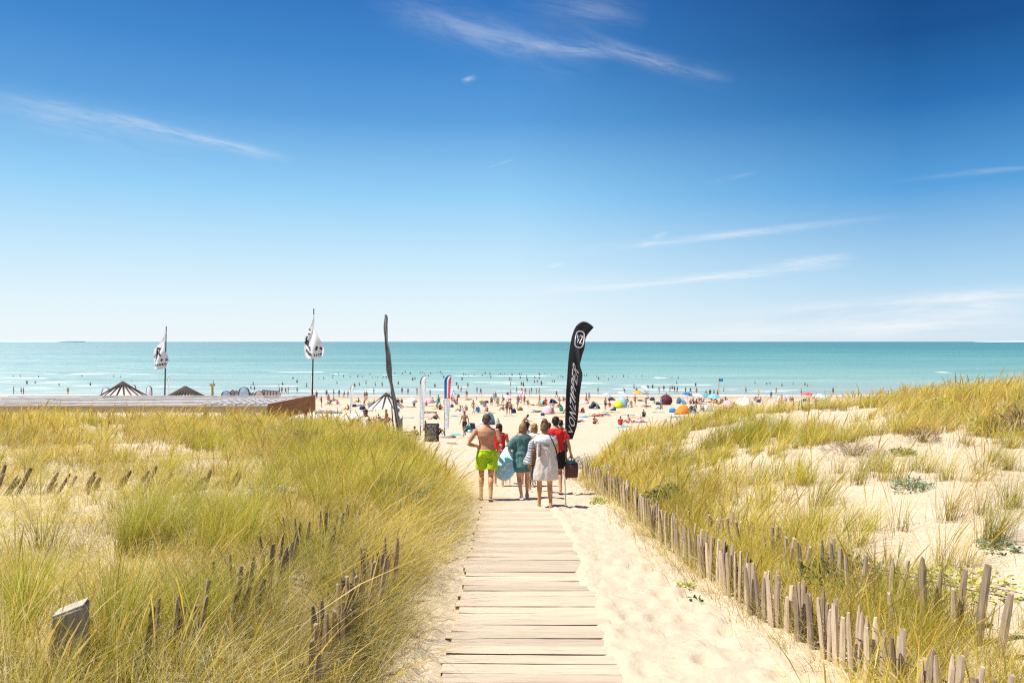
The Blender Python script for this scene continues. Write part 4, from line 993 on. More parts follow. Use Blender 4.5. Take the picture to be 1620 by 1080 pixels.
def put(px, py, pname, dress='shorts', col='navy', fem=0, sink=0.0, rz=None, sc=None, phrase='', cat='person', group=''):
    p = hit(px, py)
    o = mkobj('person', crowd(pname, dress, fem))
    o.location = (p.x, p.y, p.z - sink); o.scale = [sc or RND.uniform(1.0, 1.12)] * 3
    o.rotation_euler = (0, 0, rz if rz is not None else RND.uniform(-2.9, 2.9)); o.color = (*TINT[col], 1)
    gap = next(i for i, g_ in enumerate(GAPS) if px < g_[0])
    o['category'] = 'person'; o['group'] = group
    CROWD.append((o, phrase, gap, px)); return o
# heads and shoulders in the deeper water
FAR = [(504.5, 600), (512, 600), (526, 598), (527, 594), (536, 593), (543.5, 597), (554, 597.5), (566, 596.5), (573, 597), (585, 592), (588.7, 599), (594, 598), (597.5, 598), (533, 606), (602.5, 594), (606, 599), (611, 598), (624.5, 591), (636.5, 591),
       (641, 588), (649, 591), (664.5, 590.5), (668.5, 590), (671.5, 591), (681.5, 591), (690, 590), (694, 589), (697, 590), (699.5, 592.5), (678, 595.5), (733.5, 593.5), (737, 594), (741.5, 596), (750, 594.5), (763, 594), (767.5, 591), (775, 592), (789, 595), (792, 592),
       (795, 595.5), (798, 592), (798.5, 596.5), (803, 596), (810, 594.5), (822, 593), (825, 593), (846, 598), (853.5, 594), (852.5, 591.5), (862, 591), (873, 595), (883, 598), (887, 597.5), (890.5, 598), (924.5, 595.5), (928, 594.5), (944, 597.5), (951, 597), (955.5, 597.5), (969, 597.5), (975, 597), (986.5, 597), (993.5, 597),
       (1006, 597), (1015.5, 597), (1020, 597), (1025.5, 597), (1032.5, 597), (962.5, 601.5), (1017, 602), (1063, 598), (1073, 599), (1194.5, 607), (1213, 608), (1218, 607), (1237, 610), (1255, 608), (1273.5, 609), (1277.5, 610.5),
       (21, 596), (32, 597), (53.5, 599), (61, 598), (129.5, 595.5), (180, 596.5), (190.5, 597), (208, 604), (143, 609.5), (397, 614.5), (402.5, 616), (441, 611), (447, 608.5), (463.5, 600), (400.5, 609), (93.5, 609.5), (56, 606), (470, 605)]
for i, (x, y) in enumerate(FAR):
    put(x, y + .4, ('stand', 'arms', 'stand_b')[i % 7 == 3 and 1 or i % 2 * 2], 'shorts', RND.choice(['black', 'navy', 'red', 'black']), i % 2, RND.uniform(.62, 1.12), phrase='far swimmer in %s' % 'the sea', group='swimmers out in the sea')
# waders in the white water
WADE = [(485, 612.5, 'black'), (568.5, 610.5, 'navy'), (561, 612.5, 'black'), (579, 608.5, 'black'), (593.5, 610, 'black'), (604.5, 611, 'pink'), (630, 608.5, 'black'), (688, 613, 'navy'), (702, 598.5, 'black'), (776.5, 599.5, 'black'), (806, 602, 'navy'), (808.5, 602, 'black'), (833, 598.5, 'black'), (834, 603.5, 'navy'), (823, 600.5, 'black'),
        (731, 602, 'navy'), (722.5, 611, 'black'), (740, 612.5, 'navy'), (725, 615, 'grey'), (808, 611.5, 'black'), (825, 610, 'black'), (828, 610, 'navy'), (845.5, 607, 'blue'), (850, 606, 'pink'), (853, 601, 'black'), (856.5, 610, 'black'), (873.5, 606.5, 'black'), (877, 606.5, 'navy'), (920, 603, 'navy'), (947, 601, 'black'), (1025, 614.5, 'navy'),
        (1032.5, 614.5, 'black'), (1070.5, 608, 'black'), (1063.5, 616, 'navy'), (1100.5, 611.5, 'black'), (1003, 615.5, 'grey'), (42.5, 608, 'black'), (817.5, 620, 'blue'), (828, 612, 'navy'), (1145, 619.5, 'black'), (653, 602.5, 'black'), (656.5, 601.5, 'navy')]
for i, (x, y, c_) in enumerate(WADE):
    put(x, y, ('stand', 'walk', 'stand_b', 'arms')[i % 4 if i % 8 == 3 else i % 3], ('shorts', 'suit', 'brief')[i % 3], c_, 1 if i % 3 else 0, RND.uniform(.28, .6), phrase='surf wader in %s' % c_, group='waders in the surf')
# on the wet sand at the water's edge
EDGE = [(494.5, 627, 'red'), (501, 632, 'black'), (516.5, 628.5, 'navy'), (528, 627.5, 'black'), (536.5, 627.5, 'grey'), (544.5, 629.5, 'black'), (550.5, 629.5, 'red'), (591.5, 624, 'navy'), (636, 623, 'black'), (645.5, 624.5, 'grey'), (659.5, 624.5, 'lilac'), (680.5, 628, 'black'), (718, 627, 'navy'), (729.5, 620.5, 'black'), (754.5, 622.5, 'black'), (760.5, 625.5, 'navy'),
        (825.5, 624.5, 'grey'), (831, 623.5, 'black'), (838, 626.5, 'red'), (841, 623.5, 'navy'), (848.5, 624.5, 'red'), (853, 624.5, 'black'), (946, 623, 'black'), (988.5, 623, 'navy'), (1007, 623, 'red'), (1042.5, 622, 'pink'), (1050, 619, 'black'), (1060, 620.5, 'navy'), (1067, 621, 'red'), (1071.5, 621.5, 'black'), (1084.5, 623, 'navy'), (1092.5, 623.5, 'black'),
        (1102, 623.5, 'red'), (1117, 629.5, 'pink'), (1123.5, 627.5, 'black'), (1129.5, 627.5, 'black'), (1135, 627.5, 'navy'), (1180, 622.5, 'black'), (1267.5, 625.5, 'black'), (1228, 624, 'orange'), (1318, 624, 'black'), (442, 623.5, 'red'), (446, 622.5, 'navy'), (452, 624, 'red'), (456, 623, 'orange'), (470, 622, 'navy'), (21.5, 623, 'green'), (33.5, 624, 'black'), (37, 624, 'red'), (107.5, 624, 'orange'), (738, 630.5, 'orange'), (781, 637.5, 'turquoise'), (803, 632, 'black'), (807.5, 628, 'grey')]
for i, (x, y, c_) in enumerate(EDGE):
    pn = ('stand', 'walk', 'stand_b', 'walk_side')[i % 4]
    if x == 680.5: pn = 'arms'
    if x in (988.5,): pn = 'bend'
    put(x, y, pn, 'clothed' if x in (803, 1123.5, 1318, 781) else ('shorts', 'brief', 'shorts', 'suit')[i % 4], c_, 1 if i % 4 in (1, 3) else 0, 0, phrase='wet-sand bather in %s' % c_, group='people on the wet sand')
# on the dry beach
BEACH = [(522, 639, 'sit_side', 'black', 0), (533, 639, 'sit', 'pink', 1), (506, 633, 'sit', 'white', 0), (567, 636, 'sit_side', 'black', 1), (550.5, 648.5, 'sit_side', 'red', 0), (577, 631, 'stand', 'red', 0), (580, 631, 'stand_b', 'black', 1), (576, 644, 'bend', 'orange', 0), (584, 643, 'sit', 'grey', 1), (636, 637, 'sit', 'navy', 1), (627, 637, 'sit', 'red', 0), (655, 642, 'sit', 'navy', 0),
         (679, 653, 'lie', 'red', 1), (690, 663, 'sit_side', 'navy', 0), (725.5, 628.5, 'sit', 'black', 0), (753, 632.5, 'sit', 'white', 1), (762, 640, 'sit', 'grey', 0), (777.5, 643, 'stand', 'black', 0), (784, 633.5, 'stand_b', 'red', 1), (807.5, 633, 'sit', 'red', 1), (819.5, 640.5, 'stand', 'black', 0), (824, 638, 'walk', 'pink', 1), (829.5, 640, 'stand_b', 'red', 0), (818, 647, 'bend', 'jeans', 1), (802, 655.5, 'stand', 'red', 1), (807.5, 656.5, 'stand_b', 'black', 0),
         (737, 649, 'sit', 'orange', 1), (728, 650, 'sit_side', 'black', 1), (732, 651, 'sit', 'white', 0), (757, 652, 'sit', 'blue', 0), (880.5, 630, 'walk_side', 'black', 0), (858.5, 642, 'lie', 'orange', 1), (926.5, 635, 'sit', 'orange', 1), (932, 634, 'stand', 'grey', 1), (998.5, 641, 'sit', 'pink', 1), (1004.5, 641, 'walk', 'red', 0), (1025, 631, 'sit_side', 'black', 0), (1018, 659, 'sit', 'black', 1), (982, 672, 'sit', 'red', 0), (994, 669, 'sit_side', 'pink', 1), (940, 670, 'sit', 'black', 1),
         (944, 658, 'lie', 'red', 1), (956, 656.5, 'lie', 'navy', 0), (1022, 643, 'lie', 'black', 1), (1022, 622.8, 'lie', 'black', 0), (1092, 639, 'sit', 'red', 1), (1097, 635, 'sit', 'black', 0), (1102, 638, 'sit_side', 'red', 1), (1106, 634, 'sit', 'black', 1), (1101.5, 646, 'sit', 'orange', 0), (1109, 648.5, 'stand', 'white', 1), (1113, 651, 'sit', 'turquoise', 0), (1199, 635, 'sit', 'white', 1), (1203, 634, 'sit_side', 'red', 0), (1196, 633, 'sit', 'orange', 1), (1200, 628, 'walk', 'yellow', 0), (1220, 631, 'walk', 'jeans', 0),
         (1168, 641, 'lie', 'red', 1), (1250, 634, 'sit', 'lilac', 1), (1254, 634, 'sit', 'pink', 0), (1280, 635, 'sit', 'black', 0), (1292, 635, 'sit_side', 'red', 1), (735, 690, 'walk', 'black', 0), (827, 690, 'bend', 'orange', 0), (788, 684, 'stand_b', 'white', 1), (640, 691, 'lie', 'black', 1), (655, 694, 'sit', 'black', 0), (672, 681, 'sit', 'black', 0), (579, 686, 'sit_side', 'white', 1), (592, 684, 'sit', 'orange', 0), (599, 668, 'sit', 'navy', 0), (612, 668, 'sit', 'pink', 1), (692, 688, 'sit', 'black', 0), (905, 676, 'sit', 'red', 1), (915, 668, 'lie', 'navy', 0), (1012, 668, 'lie', 'lilac', 1), (765, 636, 'lie', 'black', 0), (850, 652, 'lie', 'navy', 1)]
PH = {'sit': 'seated sunbather', 'sit_side': 'seated sunbather', 'lie': 'lying sunbather', 'bend': 'bending bather', 'stand': 'dry-sand bather', 'stand_b': 'dry-sand bather', 'walk': 'walking bather', 'walk_side': 'walking bather', 'arms': 'dry-sand bather'}
for i, (x, y, pn, c_, fem) in enumerate(BEACH):
    rz = RND.uniform(-.8, .8) if pn in ('sit', 'stand', 'stand_b', 'walk') else RND.choice([0, 0, math.pi]) + RND.uniform(-.4, .4)
    if x == 735: rz = 2.6
    put(x, y, pn, ('clothed' if c_ in ('white', 'jeans', 'yellow', 'grey') or x == 982 else 'shorts') if not fem else ('suit' if i % 2 else 'brief') if c_ not in ('white', 'jeans', 'turquoise', 'grey') else 'dress', c_, fem, 0, rz, .72 if x == 788 else None, phrase='%s in %s' % (PH[pn], c_), group='people on the dry beach')
rr_ = random.Random(77)
for i in range(74):
    x = rr_.choice([rr_.uniform(505, 700), rr_.uniform(690, 905), rr_.uniform(690, 905), rr_.uniform(905, 1075), rr_.uniform(1075, 1190)]); y = rr_.uniform(632, 655 if x < 900 else 648 if x < 1060 else 640)
    pn = rr_.choice(['sit', 'sit_side', 'sit', 'lie', 'sit_side', 'stand', 'walk']); c_ = rr_.choice(['black', 'navy', 'red', 'blue', 'pink', 'turquoise', 'black', 'white', 'grey']); fem = rr_.randint(0, 1)
    put(x, y, pn, ('clothed' if c_ in ('white', 'grey') else rr_.choice(['shorts', 'clothed'])) if not fem else rr_.choice(['suit', 'brief']), c_, fem, 0, None, phrase='%s in %s' % (PH[pn], c_), group='people on the dry beach')
def label_crowd():
    by = {}
    for o, ph, g_, x in CROWD: by.setdefault((ph, g_), []).append((x, o))
    for (ph, g_), L in by.items():
        L.sort(key=lambda q: q[0])
        for i, (x, o) in enumerate(L):
            gp = GAPS[g_][1]
            
            o['label'] = '%s, %s' % (ph, gp) if len(L) == 1 else '%s, %s from left %s' % (ph, ORD[i], gp)
label_crowd()
for o_, *_ in CROWD:
    o_['label'] = o_['label'].replace('dry-sand', 'standing').replace('between white dress woman and black flag', 'between white dress and black flag').replace('between lime shorts man and white dress woman', 'between lime shorts and white dress').replace('from left ', '').replace('wet-sand bather', 'shoreline bather')

# ------------------------------------------------------------------ the group on the boardwalk
def hair_mesh(j, k=1.0, style='short', seed=0, vox=.010):
    mb = MB(); up = (j['hed'] - j['nek']).normalized(); f = (j['face'] - up * j['face'].dot(up)).normalized(); lat = f.cross(up); R = Matrix((lat, f, up)).transposed(); h = j['hed']; r = random.Random(seed)
    mb.ellipsoid(h + up * .038 * k - f * .022, (.084 * k, .098 * k, .098 * k), 16, 11, R)
    if style == 'short': mb.ellipsoid(h - up * .02 - f * .055, (.068, .055, .07), 14, 9, R)
    if style in ('bob', 'bun'):
        mb.ellipsoid(h - up * .015 - f * .05, (.082, .065, .09), 14, 9, R)
    if style == 'bob':
        for s in (-1, 1): mb.ellipsoid(h - up * .03 + lat * .072 * s - f * .01, (.022, .055, .075), 10, 8, R)
    if style == 'bun': mb.ellipsoid(h + up * .12 - f * .06, (.062, .055, .048), 12, 9, R)
    n = {'short': 40, 'bob': 46, 'bun': 60}[style]
    for i in range(n):
        d = Vector((r.gauss(0, 1), r.gauss(0, 1) - .7, r.gauss(0, 1) + .5)).normalized()
        p = h + R @ Vector((d.x * .082, d.y * .092, d.z * .092)) + up * .035 - f * .02
        if style == 'bun' and i % 2: p = h + up * .12 - f * .06 + R @ (d * .05)
        mb.tube([p, p + (R @ d) * .018 + lat * r.gauss(0, .012) - up * .012], [.014, .006], 6)
    return remesh(mb, vox, 1, 'hair', .4)
def cloth(mb, mat, name, root, vox=.012, sm=3, seed=0, wr=.012, fac=.5):
    me = remesh(mb, vox, sm, name, fac)
    n = len(me.vertices); co_ = np.empty(n * 3, np.float32); no = np.empty(n * 3, np.float32)
    me.vertices.foreach_get('co', co_); me.vertices.foreach_get('normal', no); co_ = co_.reshape(-1, 3); no = no.reshape(-1, 3)
    w = wr * (fbm(co_[:, 0] * 11 + co_[:, 1] * 7 + seed, co_[:, 2] * 5, 3, seed) + .6 * fbm(co_[:, 0] * 22, co_[:, 2] * 9 + co_[:, 1] * 15, 2, seed + 3))
    co_ += no * w[:, None]; me.vertices.foreach_set('co', co_.ravel()); me.update()
    return mkobj(name, me, mat, root)
def limbtube(mb, a, b, ts, rs, ext=0.0):
    mb.tube([a.lerp(b, t) for t in ts], rs, 16, round_caps=False)
def shorts_mb(j, leng=.6, ease=.025, flare=.02, top=.13):
    mb = MB(); mb.ring_loft(spine_rings(j, [(-.16, .15, .12), (-.06, .165, .13), (0, .172, .132), (.1, .168, .124), (top, .162, .118)], 0, ease * .6))
    for s in 'lr':
        h_, k = j['hi' + s], j['kn' + s]
        limbtube(mb, h_ + (h_ - k) * .12, k, (0, .3, leng * .8, leng), [.105 + ease * .3, .100 + ease, .090 + ease + flare * .7, .088 + ease + flare])
        mb.ellipsoid(h_ + Vector((0, -.05, -.02)), (.098, .09, .10))
    return mb
def shirt_mb(j, ease=.018, sleeve=.55, bottom=-.05, fem=0, hem=0.0):
    prof = [(bottom, .175 + hem, .135 + hem), (.14, .168, .125), (.32, .153, .115), (.5, .156, .112), (.68, .172, .116), (.84, .184, .110), (.94, .150, .088), (.985, .090, .074)]
    mb = MB(); mb.ring_loft(spine_rings(j, prof, fem, ease))
    for s in 'lr':
        if sleeve: limbtube(mb, j['sh' + s] + (j['che'] - j['sh' + s]) * .2, j['el' + s], (0, .2, sleeve * .7, sleeve), [.064 + ease * .5, .066 + ease * .6, .064 + ease, .064 + ease * 1.2])
    return mb
def lower(j, k=.035):
    d = (j['hed'] - j['nek']).normalized(); j['hed'] = j['hed'] - d * k; return j
def hero(name_label, px, py, D, hgt, j, skin, fem=0, bulk=1.0, thick=1.0, hair='short', haircol=None, headk=1.0, rz=0.0, seed=1, face=True):
    lower(j); x = (px - CX) / F * D; z = gz(x, D) if py is None else H - (py - CY) / F * D
    root = empty('person', (x, D, z), rz); tag(root, name_label, 'person', 'walkers on the boardwalk'); root.scale = [hgt / 1.715] * 3
    mkobj('body', remesh(body_mb(j, fem, bulk, True, headk, thick), .008, 7, 'body', .5), MATS[skin], root)
    mkobj('hair', hair_mesh(j, headk, hair, seed), plain(*haircol), root)
    up = (j['hed'] - j['nek']).normalized(); f = (j['face'] - up * j['face'].dot(up)).normalized(); lat = f.cross(up)
    for s in (-1, 1):
        mb = MB(); mb.ellipsoid(j['hed'] + f * .089 * headk + lat * .03 * s + up * .012, (.011, .008, .007), 8, 6); mb.build('eye', plain('eye_dark', (.03, .02, .015), .3), root)
    return root
def shoe(root, j, s, mat, name, sole=True, low=True):
    an, ft = j['an' + s], j['f' + s]; b = an + Vector((0, 0, -.052)); mb = MB()
    if name == 'sneaker': mb.tube([an + Vector((0, 0, -.01)), b - ft * .04, b + ft * .07, b + ft * .17], [.046, .052, .052, .040], 12, (0, 0, 1), .85); cloth(mb, mat, name, root, .010, 2, 3, .002)
    else:
        mb.tube([b - ft * .06 + Vector((0, 0, -.028)), b + ft * .06 + Vector((0, 0, -.03)), b + ft * .19 + Vector((0, 0, -.03))], [.042, .046, .042], 12, (0, 0, 1), .28); mb.build(name, mat, root)
LIME = plain('lime_cloth', (.50, .74, .015), .8, .06, 20); REDC = plain('red_cloth', (.66, .02, .025), .85, .1, 20); TEAL = plain('teal_cloth', (.085, .19, .19), .9, .16, 14); CREAM = plain('cream_cloth', (.78, .70, .62), .9, .05, 12)
WHITE = plain('white_cloth', (.82, .82, .82), .9, .05, 12); BLACK = plain('black_cloth', (.014, .013, .014), .85, .2, 20); LEATH = plain('brown_leather', (.16, .075, .035), .6, .25, 20, .3); GREYC = plain('grey_cloth', (.34, .34, .36), .9, .2, 30)
def patterned(name, base, ink, scale, thr, stretch=(1, 1, 1)):
    m, nt, b, out = nmat(name); n = noise_tex(nt, coords(nt, 'Object', stretch), scale, 3, .6, 1.0)
    nt.links.new(mixc(nt, ramp(nt, n, [(thr, (0, 0, 0)), (thr + .04, (1, 1, 1))]), base, ink), b.inputs['Base Color']); b.inputs['Roughness'].default_value = .85
    return m
def striped(name, base, ink, freq, axis=0, duty=.5, nz=0.0):
    m, nt, b, out = nmat(name); s = nt.nodes.new('ShaderNodeSeparateXYZ'); nt.links.new(coords(nt), s.inputs[0])
    v = s.outputs[axis]
    if nz: v = mth(nt, 'ADD', v, mth(nt, 'MULTIPLY', noise_tex(nt, coords(nt), 6, 2), nz))
    f = mth(nt, 'FRACT', mth(nt, 'MULTIPLY', v, freq)); nt.links.new(mixc(nt, mth(nt, 'GREATER_THAN', f, duty), base, ink), b.inputs['Base Color']); b.inputs['Roughness'].default_value = .8
    return m
BR, BL, DK, GY = ('hair_brown', (.13, .065, .028), .6, .35, 60, .4), ('hair_blond', (.36, .22, .09), .6, .3, 60, .4), ('hair_dark', (.022, .014, .010), .5, .4, 60, .4), ('hair_greybrown', (.10, .07, .045), .6, .4, 60, .4)

# 1 the man in lime shorts, bare back, left elbow out
j = pose(pel=(0, 0, .955), che=(-.012, -.02, 1.30), nek=(-.01, -.01, 1.475), hed=(-.005, .035, 1.635), shl=(-.215, -.02, 1.40), ell=(-.375, -.10, 1.145), wrl=(-.20, .12, 1.075), shr=(.205, -.01, 1.41), elr=(.29, -.09, 1.13), wrr=(.22, .12, .97),
         knl=(-.11, .10, .515), anl=(-.115, .02, .10), knr=(.085, -.03, .50), anr=(.085, -.22, .12), fl=(-.12, 1, 0), fr=(.06, 1, -.35))
r = hero('bare-backed man in bright lime green swim shorts walking down the boardwalk', 770, None, 16.0, 1.80, j, 'skin_tan', 0, 1.06, 1.04, 'short', GY, 1.02)
mb = shorts_mb(j, .72, .03, .02); cloth(mb, LIME, 'swim_shorts', r, .011, 3, 1, .022)
mb = MB(); mb.ring_loft(spine_rings(j, [(.085, .170, .126), (.135, .166, .120)], 0, .024)); cloth(mb, plain('lime_band', (.42, .66, .02), .8), 'waistband', r, .010, 1, 1, .004)
# sun-shaped print on the seat of the shorts
mb = MB(); c0 = Vector((.085, -.178, .80))
for a in range(0, 300, 24):
    t = math.radians(a); q = .045 if a % 48 else .03
    mb.tube([c0 + Vector((math.cos(t) * q, 0, math.sin(t) * q * 1.1)), c0 + Vector((math.cos(t + .5) * q * .9, -.002, math.sin(t + .5) * q))], .006, 5)
mb.build('print', plain('dark_green_print', (.12, .22, .02), .8), r)
for s in 'lr': shoe(r, j, s, plain('dark_sole', (.05, .035, .03), .7), 'flip_flop')
# dark tattoo on the right calf
mb = MB(); k, a_ = j['knr'], j['anr']
for i in range(7): mb.ellipsoid(k.lerp(a_, .25 + .06 * i) + Vector((.012 * math.sin(i * 2.1), -.046 + .003 * i, 0)), (.022 - .001 * i, .012, .018), 8, 6)
mb.build('tattoo', plain('tattoo_ink', (.10, .075, .075), .6, .3, 30), r)

# 2 woman in the cream sack dress
j = pose(hed=(0, .03, 1.625), shl=(-.185, -.005, 1.415), ell=(-.27, -.04, 1.13), wrl=(-.28, .03, .90), shr=(.185, -.005, 1.415), elr=(.25, .03, 1.15), wrr=(.20, .20, 1.02), knl=(-.095, .12, .52), anl=(-.10, .10, .09), knr=(.10, .0, .50), anr=(.115, -.14, .10), fr=(.12, 1, -.25), fl=(-.05, 1, 0))
wd = hero('woman with messy bun in a loose cream sleeveless dress, nearest of the group', 861.5, None, 14.75, 1.71, j, 'skin_warm', 1, .96, .95, 'bun', ('hair_streaked', (.17, .095, .045), .6, .5, 50, .4), .98)
mb = MB(); mb.ring_loft(spine_rings(j, [(-.72, .265, .17), (-.5, .262, .175), (-.2, .245, .17), (0, .235, .16), (.2, .222, .148), (.45, .208, .135), (.68, .20, .125), (.84, .197, .116)], 0, .012)); cloth(mb, CREAM, 'dress', wd, .013, 4, 2, .020)
mb = MB(); mb.ring_loft(spine_rings(j, [(.72, .205, .128), (.84, .203, .120), (.95, .158, .094), (.99, .095, .078)], 0, .014))
for s in 'lr': limbtube(mb, j['sh' + s] + (j['che'] - j['sh' + s]) * .2, j['el' + s], (0, .3, .42), [.075, .078, .08])
cloth(mb, WHITE, 'yoke', wd, .012, 2, 3, .012)
# dark lettering band below the yoke: rows of small dark marks, as unreadable as in the photo
mb = MB(); rr = random.Random(4)
for i in range(13):
    x = -.13 + i * .018; z = 1.268 + rr.uniform(-.004, .004)
    mb.box((x, -.152 + .03 * abs(x) ** 1.2, z), (.010, .008, rr.choice([.02, .03, .026])))
mb.build('print', plain('ink', (.05, .05, .06), .8), wd)
mb = MB(); mb.tube([(.02, .075, 1.46), (.09, -.08, 1.46), (.165, -.142, 1.33), (.225, -.15, 1.15), (.262, -.07, .98), (.27, .03, .93)], .011, 7, flat=1); mb.build('shoulder_strap', BLACK, wd)
for s in 'lr': shoe(wd, j, s, plain('dark_sole', (.05, .035, .03), .7), 'sandal')
# striped towel over her arm, brown bag and black straps
p = wd.location
tw = empty('towel', p); tw.scale = wd.scale; tag(tw, 'grey and white striped towel hanging over the arm of the woman in cream', 'towel')
mb = MB(); rings = []
for i in range(9):
    t = i / 8; z = 1.36 - .46 * t; q = .035 + .05 * t + .012 * math.sin(t * 9)
    rings.append([(-.235 - .075 * t + (q * 1.3) * math.cos(2 * math.pi * a / 14) + .012 * math.sin(a * 2.5 + t * 4), -.02 + (.09 + .02 * t) * math.sin(2 * math.pi * a / 14), z + .02 * math.sin(a * 1.7)) for a in range(14)])
mb.ring_loft(rings); cloth(mb, striped('towel_stripes', (.72, .71, .70), (.20, .20, .23), 22, 2, .55, .10), 'towel_cloth', tw, .012, 2, 5, .02)
mb = MB(); mb.tube([(-.10, -.155, 1.30), (-.105, -.175, 1.16), (-.11, -.175, 1.08)], [.034, .036, .03], 8, flat=.7); cloth(mb, plain('mauve_band', (.36, .26, .25), .9, .2, 20), 'fringe', tw, .010, 1, 2, .008)
bg_ = empty('shoulder_bag', p); bg_.scale = wd.scale; tag(bg_, 'long brown leather bag with black straps held by the woman in cream', 'bag')
mb = MB(); rings = []
for z, a, b_ in ((.83, .02, .02), (.86, .05, .04), (.98, .06, .05), (1.12, .05, .045), (1.2, .03, .03)): rings.append([(-.215 + a * math.cos(2 * math.pi * q / 12), -.085 + b_ * math.sin(2 * math.pi * q / 12), z) for q in range(12)])
mb.ring_loft(rings); mb.build('pouch', LEATH, bg_)
for i in range(3):
    mb = MB(); x = -.255 + .025 * i; mb.tube([(x + .02, -.09, .86), (x, -.10, .72), (x + .012 * (i - 1), -.105, .60), (x + .02 * (i - 1), -.10, .52 - .03 * (i % 2))], [.009, .010, .013, .011], 6); mb.build('strap', BLACK, bg_)

# 3 person in the teal tunic
j = pose(hed=(0, .035, 1.615), shl=(-.19, 0, 1.41), ell=(-.31, -.05, 1.15), wrl=(-.26, .12, 1.0), shr=(.185, 0, 1.41), elr=(.25, -.03, 1.13), wrr=(.24, .08, .92), knl=(-.085, .0, .50), anl=(-.03, -.18, .12), knr=(.10, .12, .52), anr=(.10, .16, .10), fl=(.05, 1, -.3))
tr_ = hero('person with light brown hair in loose teal tunic and white shoes, holding a blue bodyboard', 827, None, 16.15, 1.62, j, 'skin_fair', 0, 1.0, 1.0, 'bob', ('hair_lightbrown', (.27, .15, .065), .6, .35, 60, .4), 1.05)
mb = shirt_mb(j, .032, .95, -.42, 0, .045); mb.ring_loft(spine_rings(j, [(-.62, .215, .17), (-.4, .225, .175), (-.1, .22, .17), (.2, .20, .15)], 0, .02)); cloth(mb, TEAL, 'tunic', tr_, .013, 4, 7, .03)
for s in 'lr': shoe(tr_, j, s, WHITE, 'sneaker')
bb = empty('bodyboard', tr_.location + Vector((-.30, .02, .80)), .25); bb.rotation_euler = (-.42, .30, -.40); tag(bb, 'light blue bodyboard with white print tucked under the arm of the teal tunic', 'bodyboard')
mb = MB()
def oval(w, l, e=2.6): return [(w * math.copysign(abs(math.cos(t)) ** (2 / e), math.cos(t)), l * math.copysign(abs(math.sin(t)) ** (2 / e), math.sin(t))) for t in [2 * math.pi * q / 32 for q in range(32)]]
mb.ring_loft([[(x * k, y_, z * k) for x, z in oval(.225, .405)] for k, y_ in ((.93, -.034), (1, -.022), (1, .022), (.93, .034))])
mb.build('board', patterned('board_blue', (.45, .78, .93), (.82, .91, .95), 5.0, .56, (1, 1, 1)), bb)
mb = MB(); mb.ring_loft([[(x * k, y_, z * k) for x, z in oval(.229, .409)] for k, y_ in ((1.0, -.013), (1.02, 0), (1.0, .013))]); mb.build('rail', plain('board_rail', (.62, .80, .88), .5), bb)

# 4 boy in red shirt and black shorts with the striped bag
j = pose(hed=(0, .04, 1.635), shl=(-.20, 0, 1.41), ell=(-.26, .02, 1.14), wrl=(-.16, .20, 1.0), shr=(.20, 0, 1.415), elr=(.285, -.03, 1.14), wrr=(.34, .0, .90), knl=(-.10, .16, .53), anl=(-.10, .12, .10), knr=(.10, .0, .50), anr=(.10, -.18, .11), fr=(.05, 1, -.3))
rb = hero('dark-haired person in red T-shirt and black shorts carrying a striped bag', 879, None, 17.3, 1.74, j, 'skin_tan', 0, 1.02, .97, 'short', DK, 1.0)
cloth(shirt_mb(j, .024, .62, -.02, 0, .012), REDC, 't_shirt', rb, .012, 3, 11, .035); cloth(shorts_mb(j, .85, .03, .015, .1), BLACK, 'shorts', rb, .012, 3, 12, .02)
for s in 'lr': shoe(rb, j, s, plain('dark_sole', (.05, .035, .03), .7), 'sandal')
hb = empty('beach_bag', rb.location + Vector((.345, -.02, .40)), .1); tag(hb, 'dark brown striped beach bag with teal cloth on top, held by the red T-shirt walker', 'bag')
mb = MB(); mb.ring_loft([[(x * k, y_ * k2, z) for x, y_ in [(math.copysign(abs(math.cos(t)) ** .5, math.cos(t)) * .165, math.copysign(abs(math.sin(t)) ** .5, math.sin(t)) * .085) for t in [2 * math.pi * q / 24 for q in range(24)]]] for z, k, k2 in ((-.03, .88, .7), (.0, .96, .9), (.14, 1, 1.1), (.27, .97, .95), (.30, .93, .8))])
mb.build('bag_body', striped('bag_stripes', (.15, .055, .045), (.055, .022, .02), 26, 0, .5), hb)
mb = MB(); mb.ellipsoid((0, 0, .315), (.13, .06, .05)); mb.ellipsoid((-.06, 0, .335), (.06, .05, .04)); cloth(mb, plain('bag_teal', (.10, .30, .32), .9, .2, 20), 'folded_cloth', hb, .012, 2, 4, .02)
for s in (-1, 1):
    mb = MB(); mb.tube([(-.09, .07 * s, .27), (-.07, .05 * s, .40), (0, .012 * s, .45), (.07, .05 * s, .40), (.09, .07 * s, .27)], .008, 7); mb.build('handle', LEATH, hb)
st = empty('parasol_pole', (rb.location.x + .07, 15.05, gz(rb.location.x + .07, 15.05)), 0); tag(st, 'thin pale stick touching the sand behind the cream dress', 'stick')
mb = MB(); mb.tube([(.0, 0, 0), (-.02, .05, .75)], .011, 8); mb.build('shaft', wood('pale_stick', (.6, .47, .3), (.75, .62, .43), (10, 10, 1), 3, .7, 0), st); mb = MB(); mb.tube([(.001, -.002, -.02), (.0, 0, .05)], .016, 8); mb.build('tip', plain('grey_rubber', (.3, .28, .26)), st)

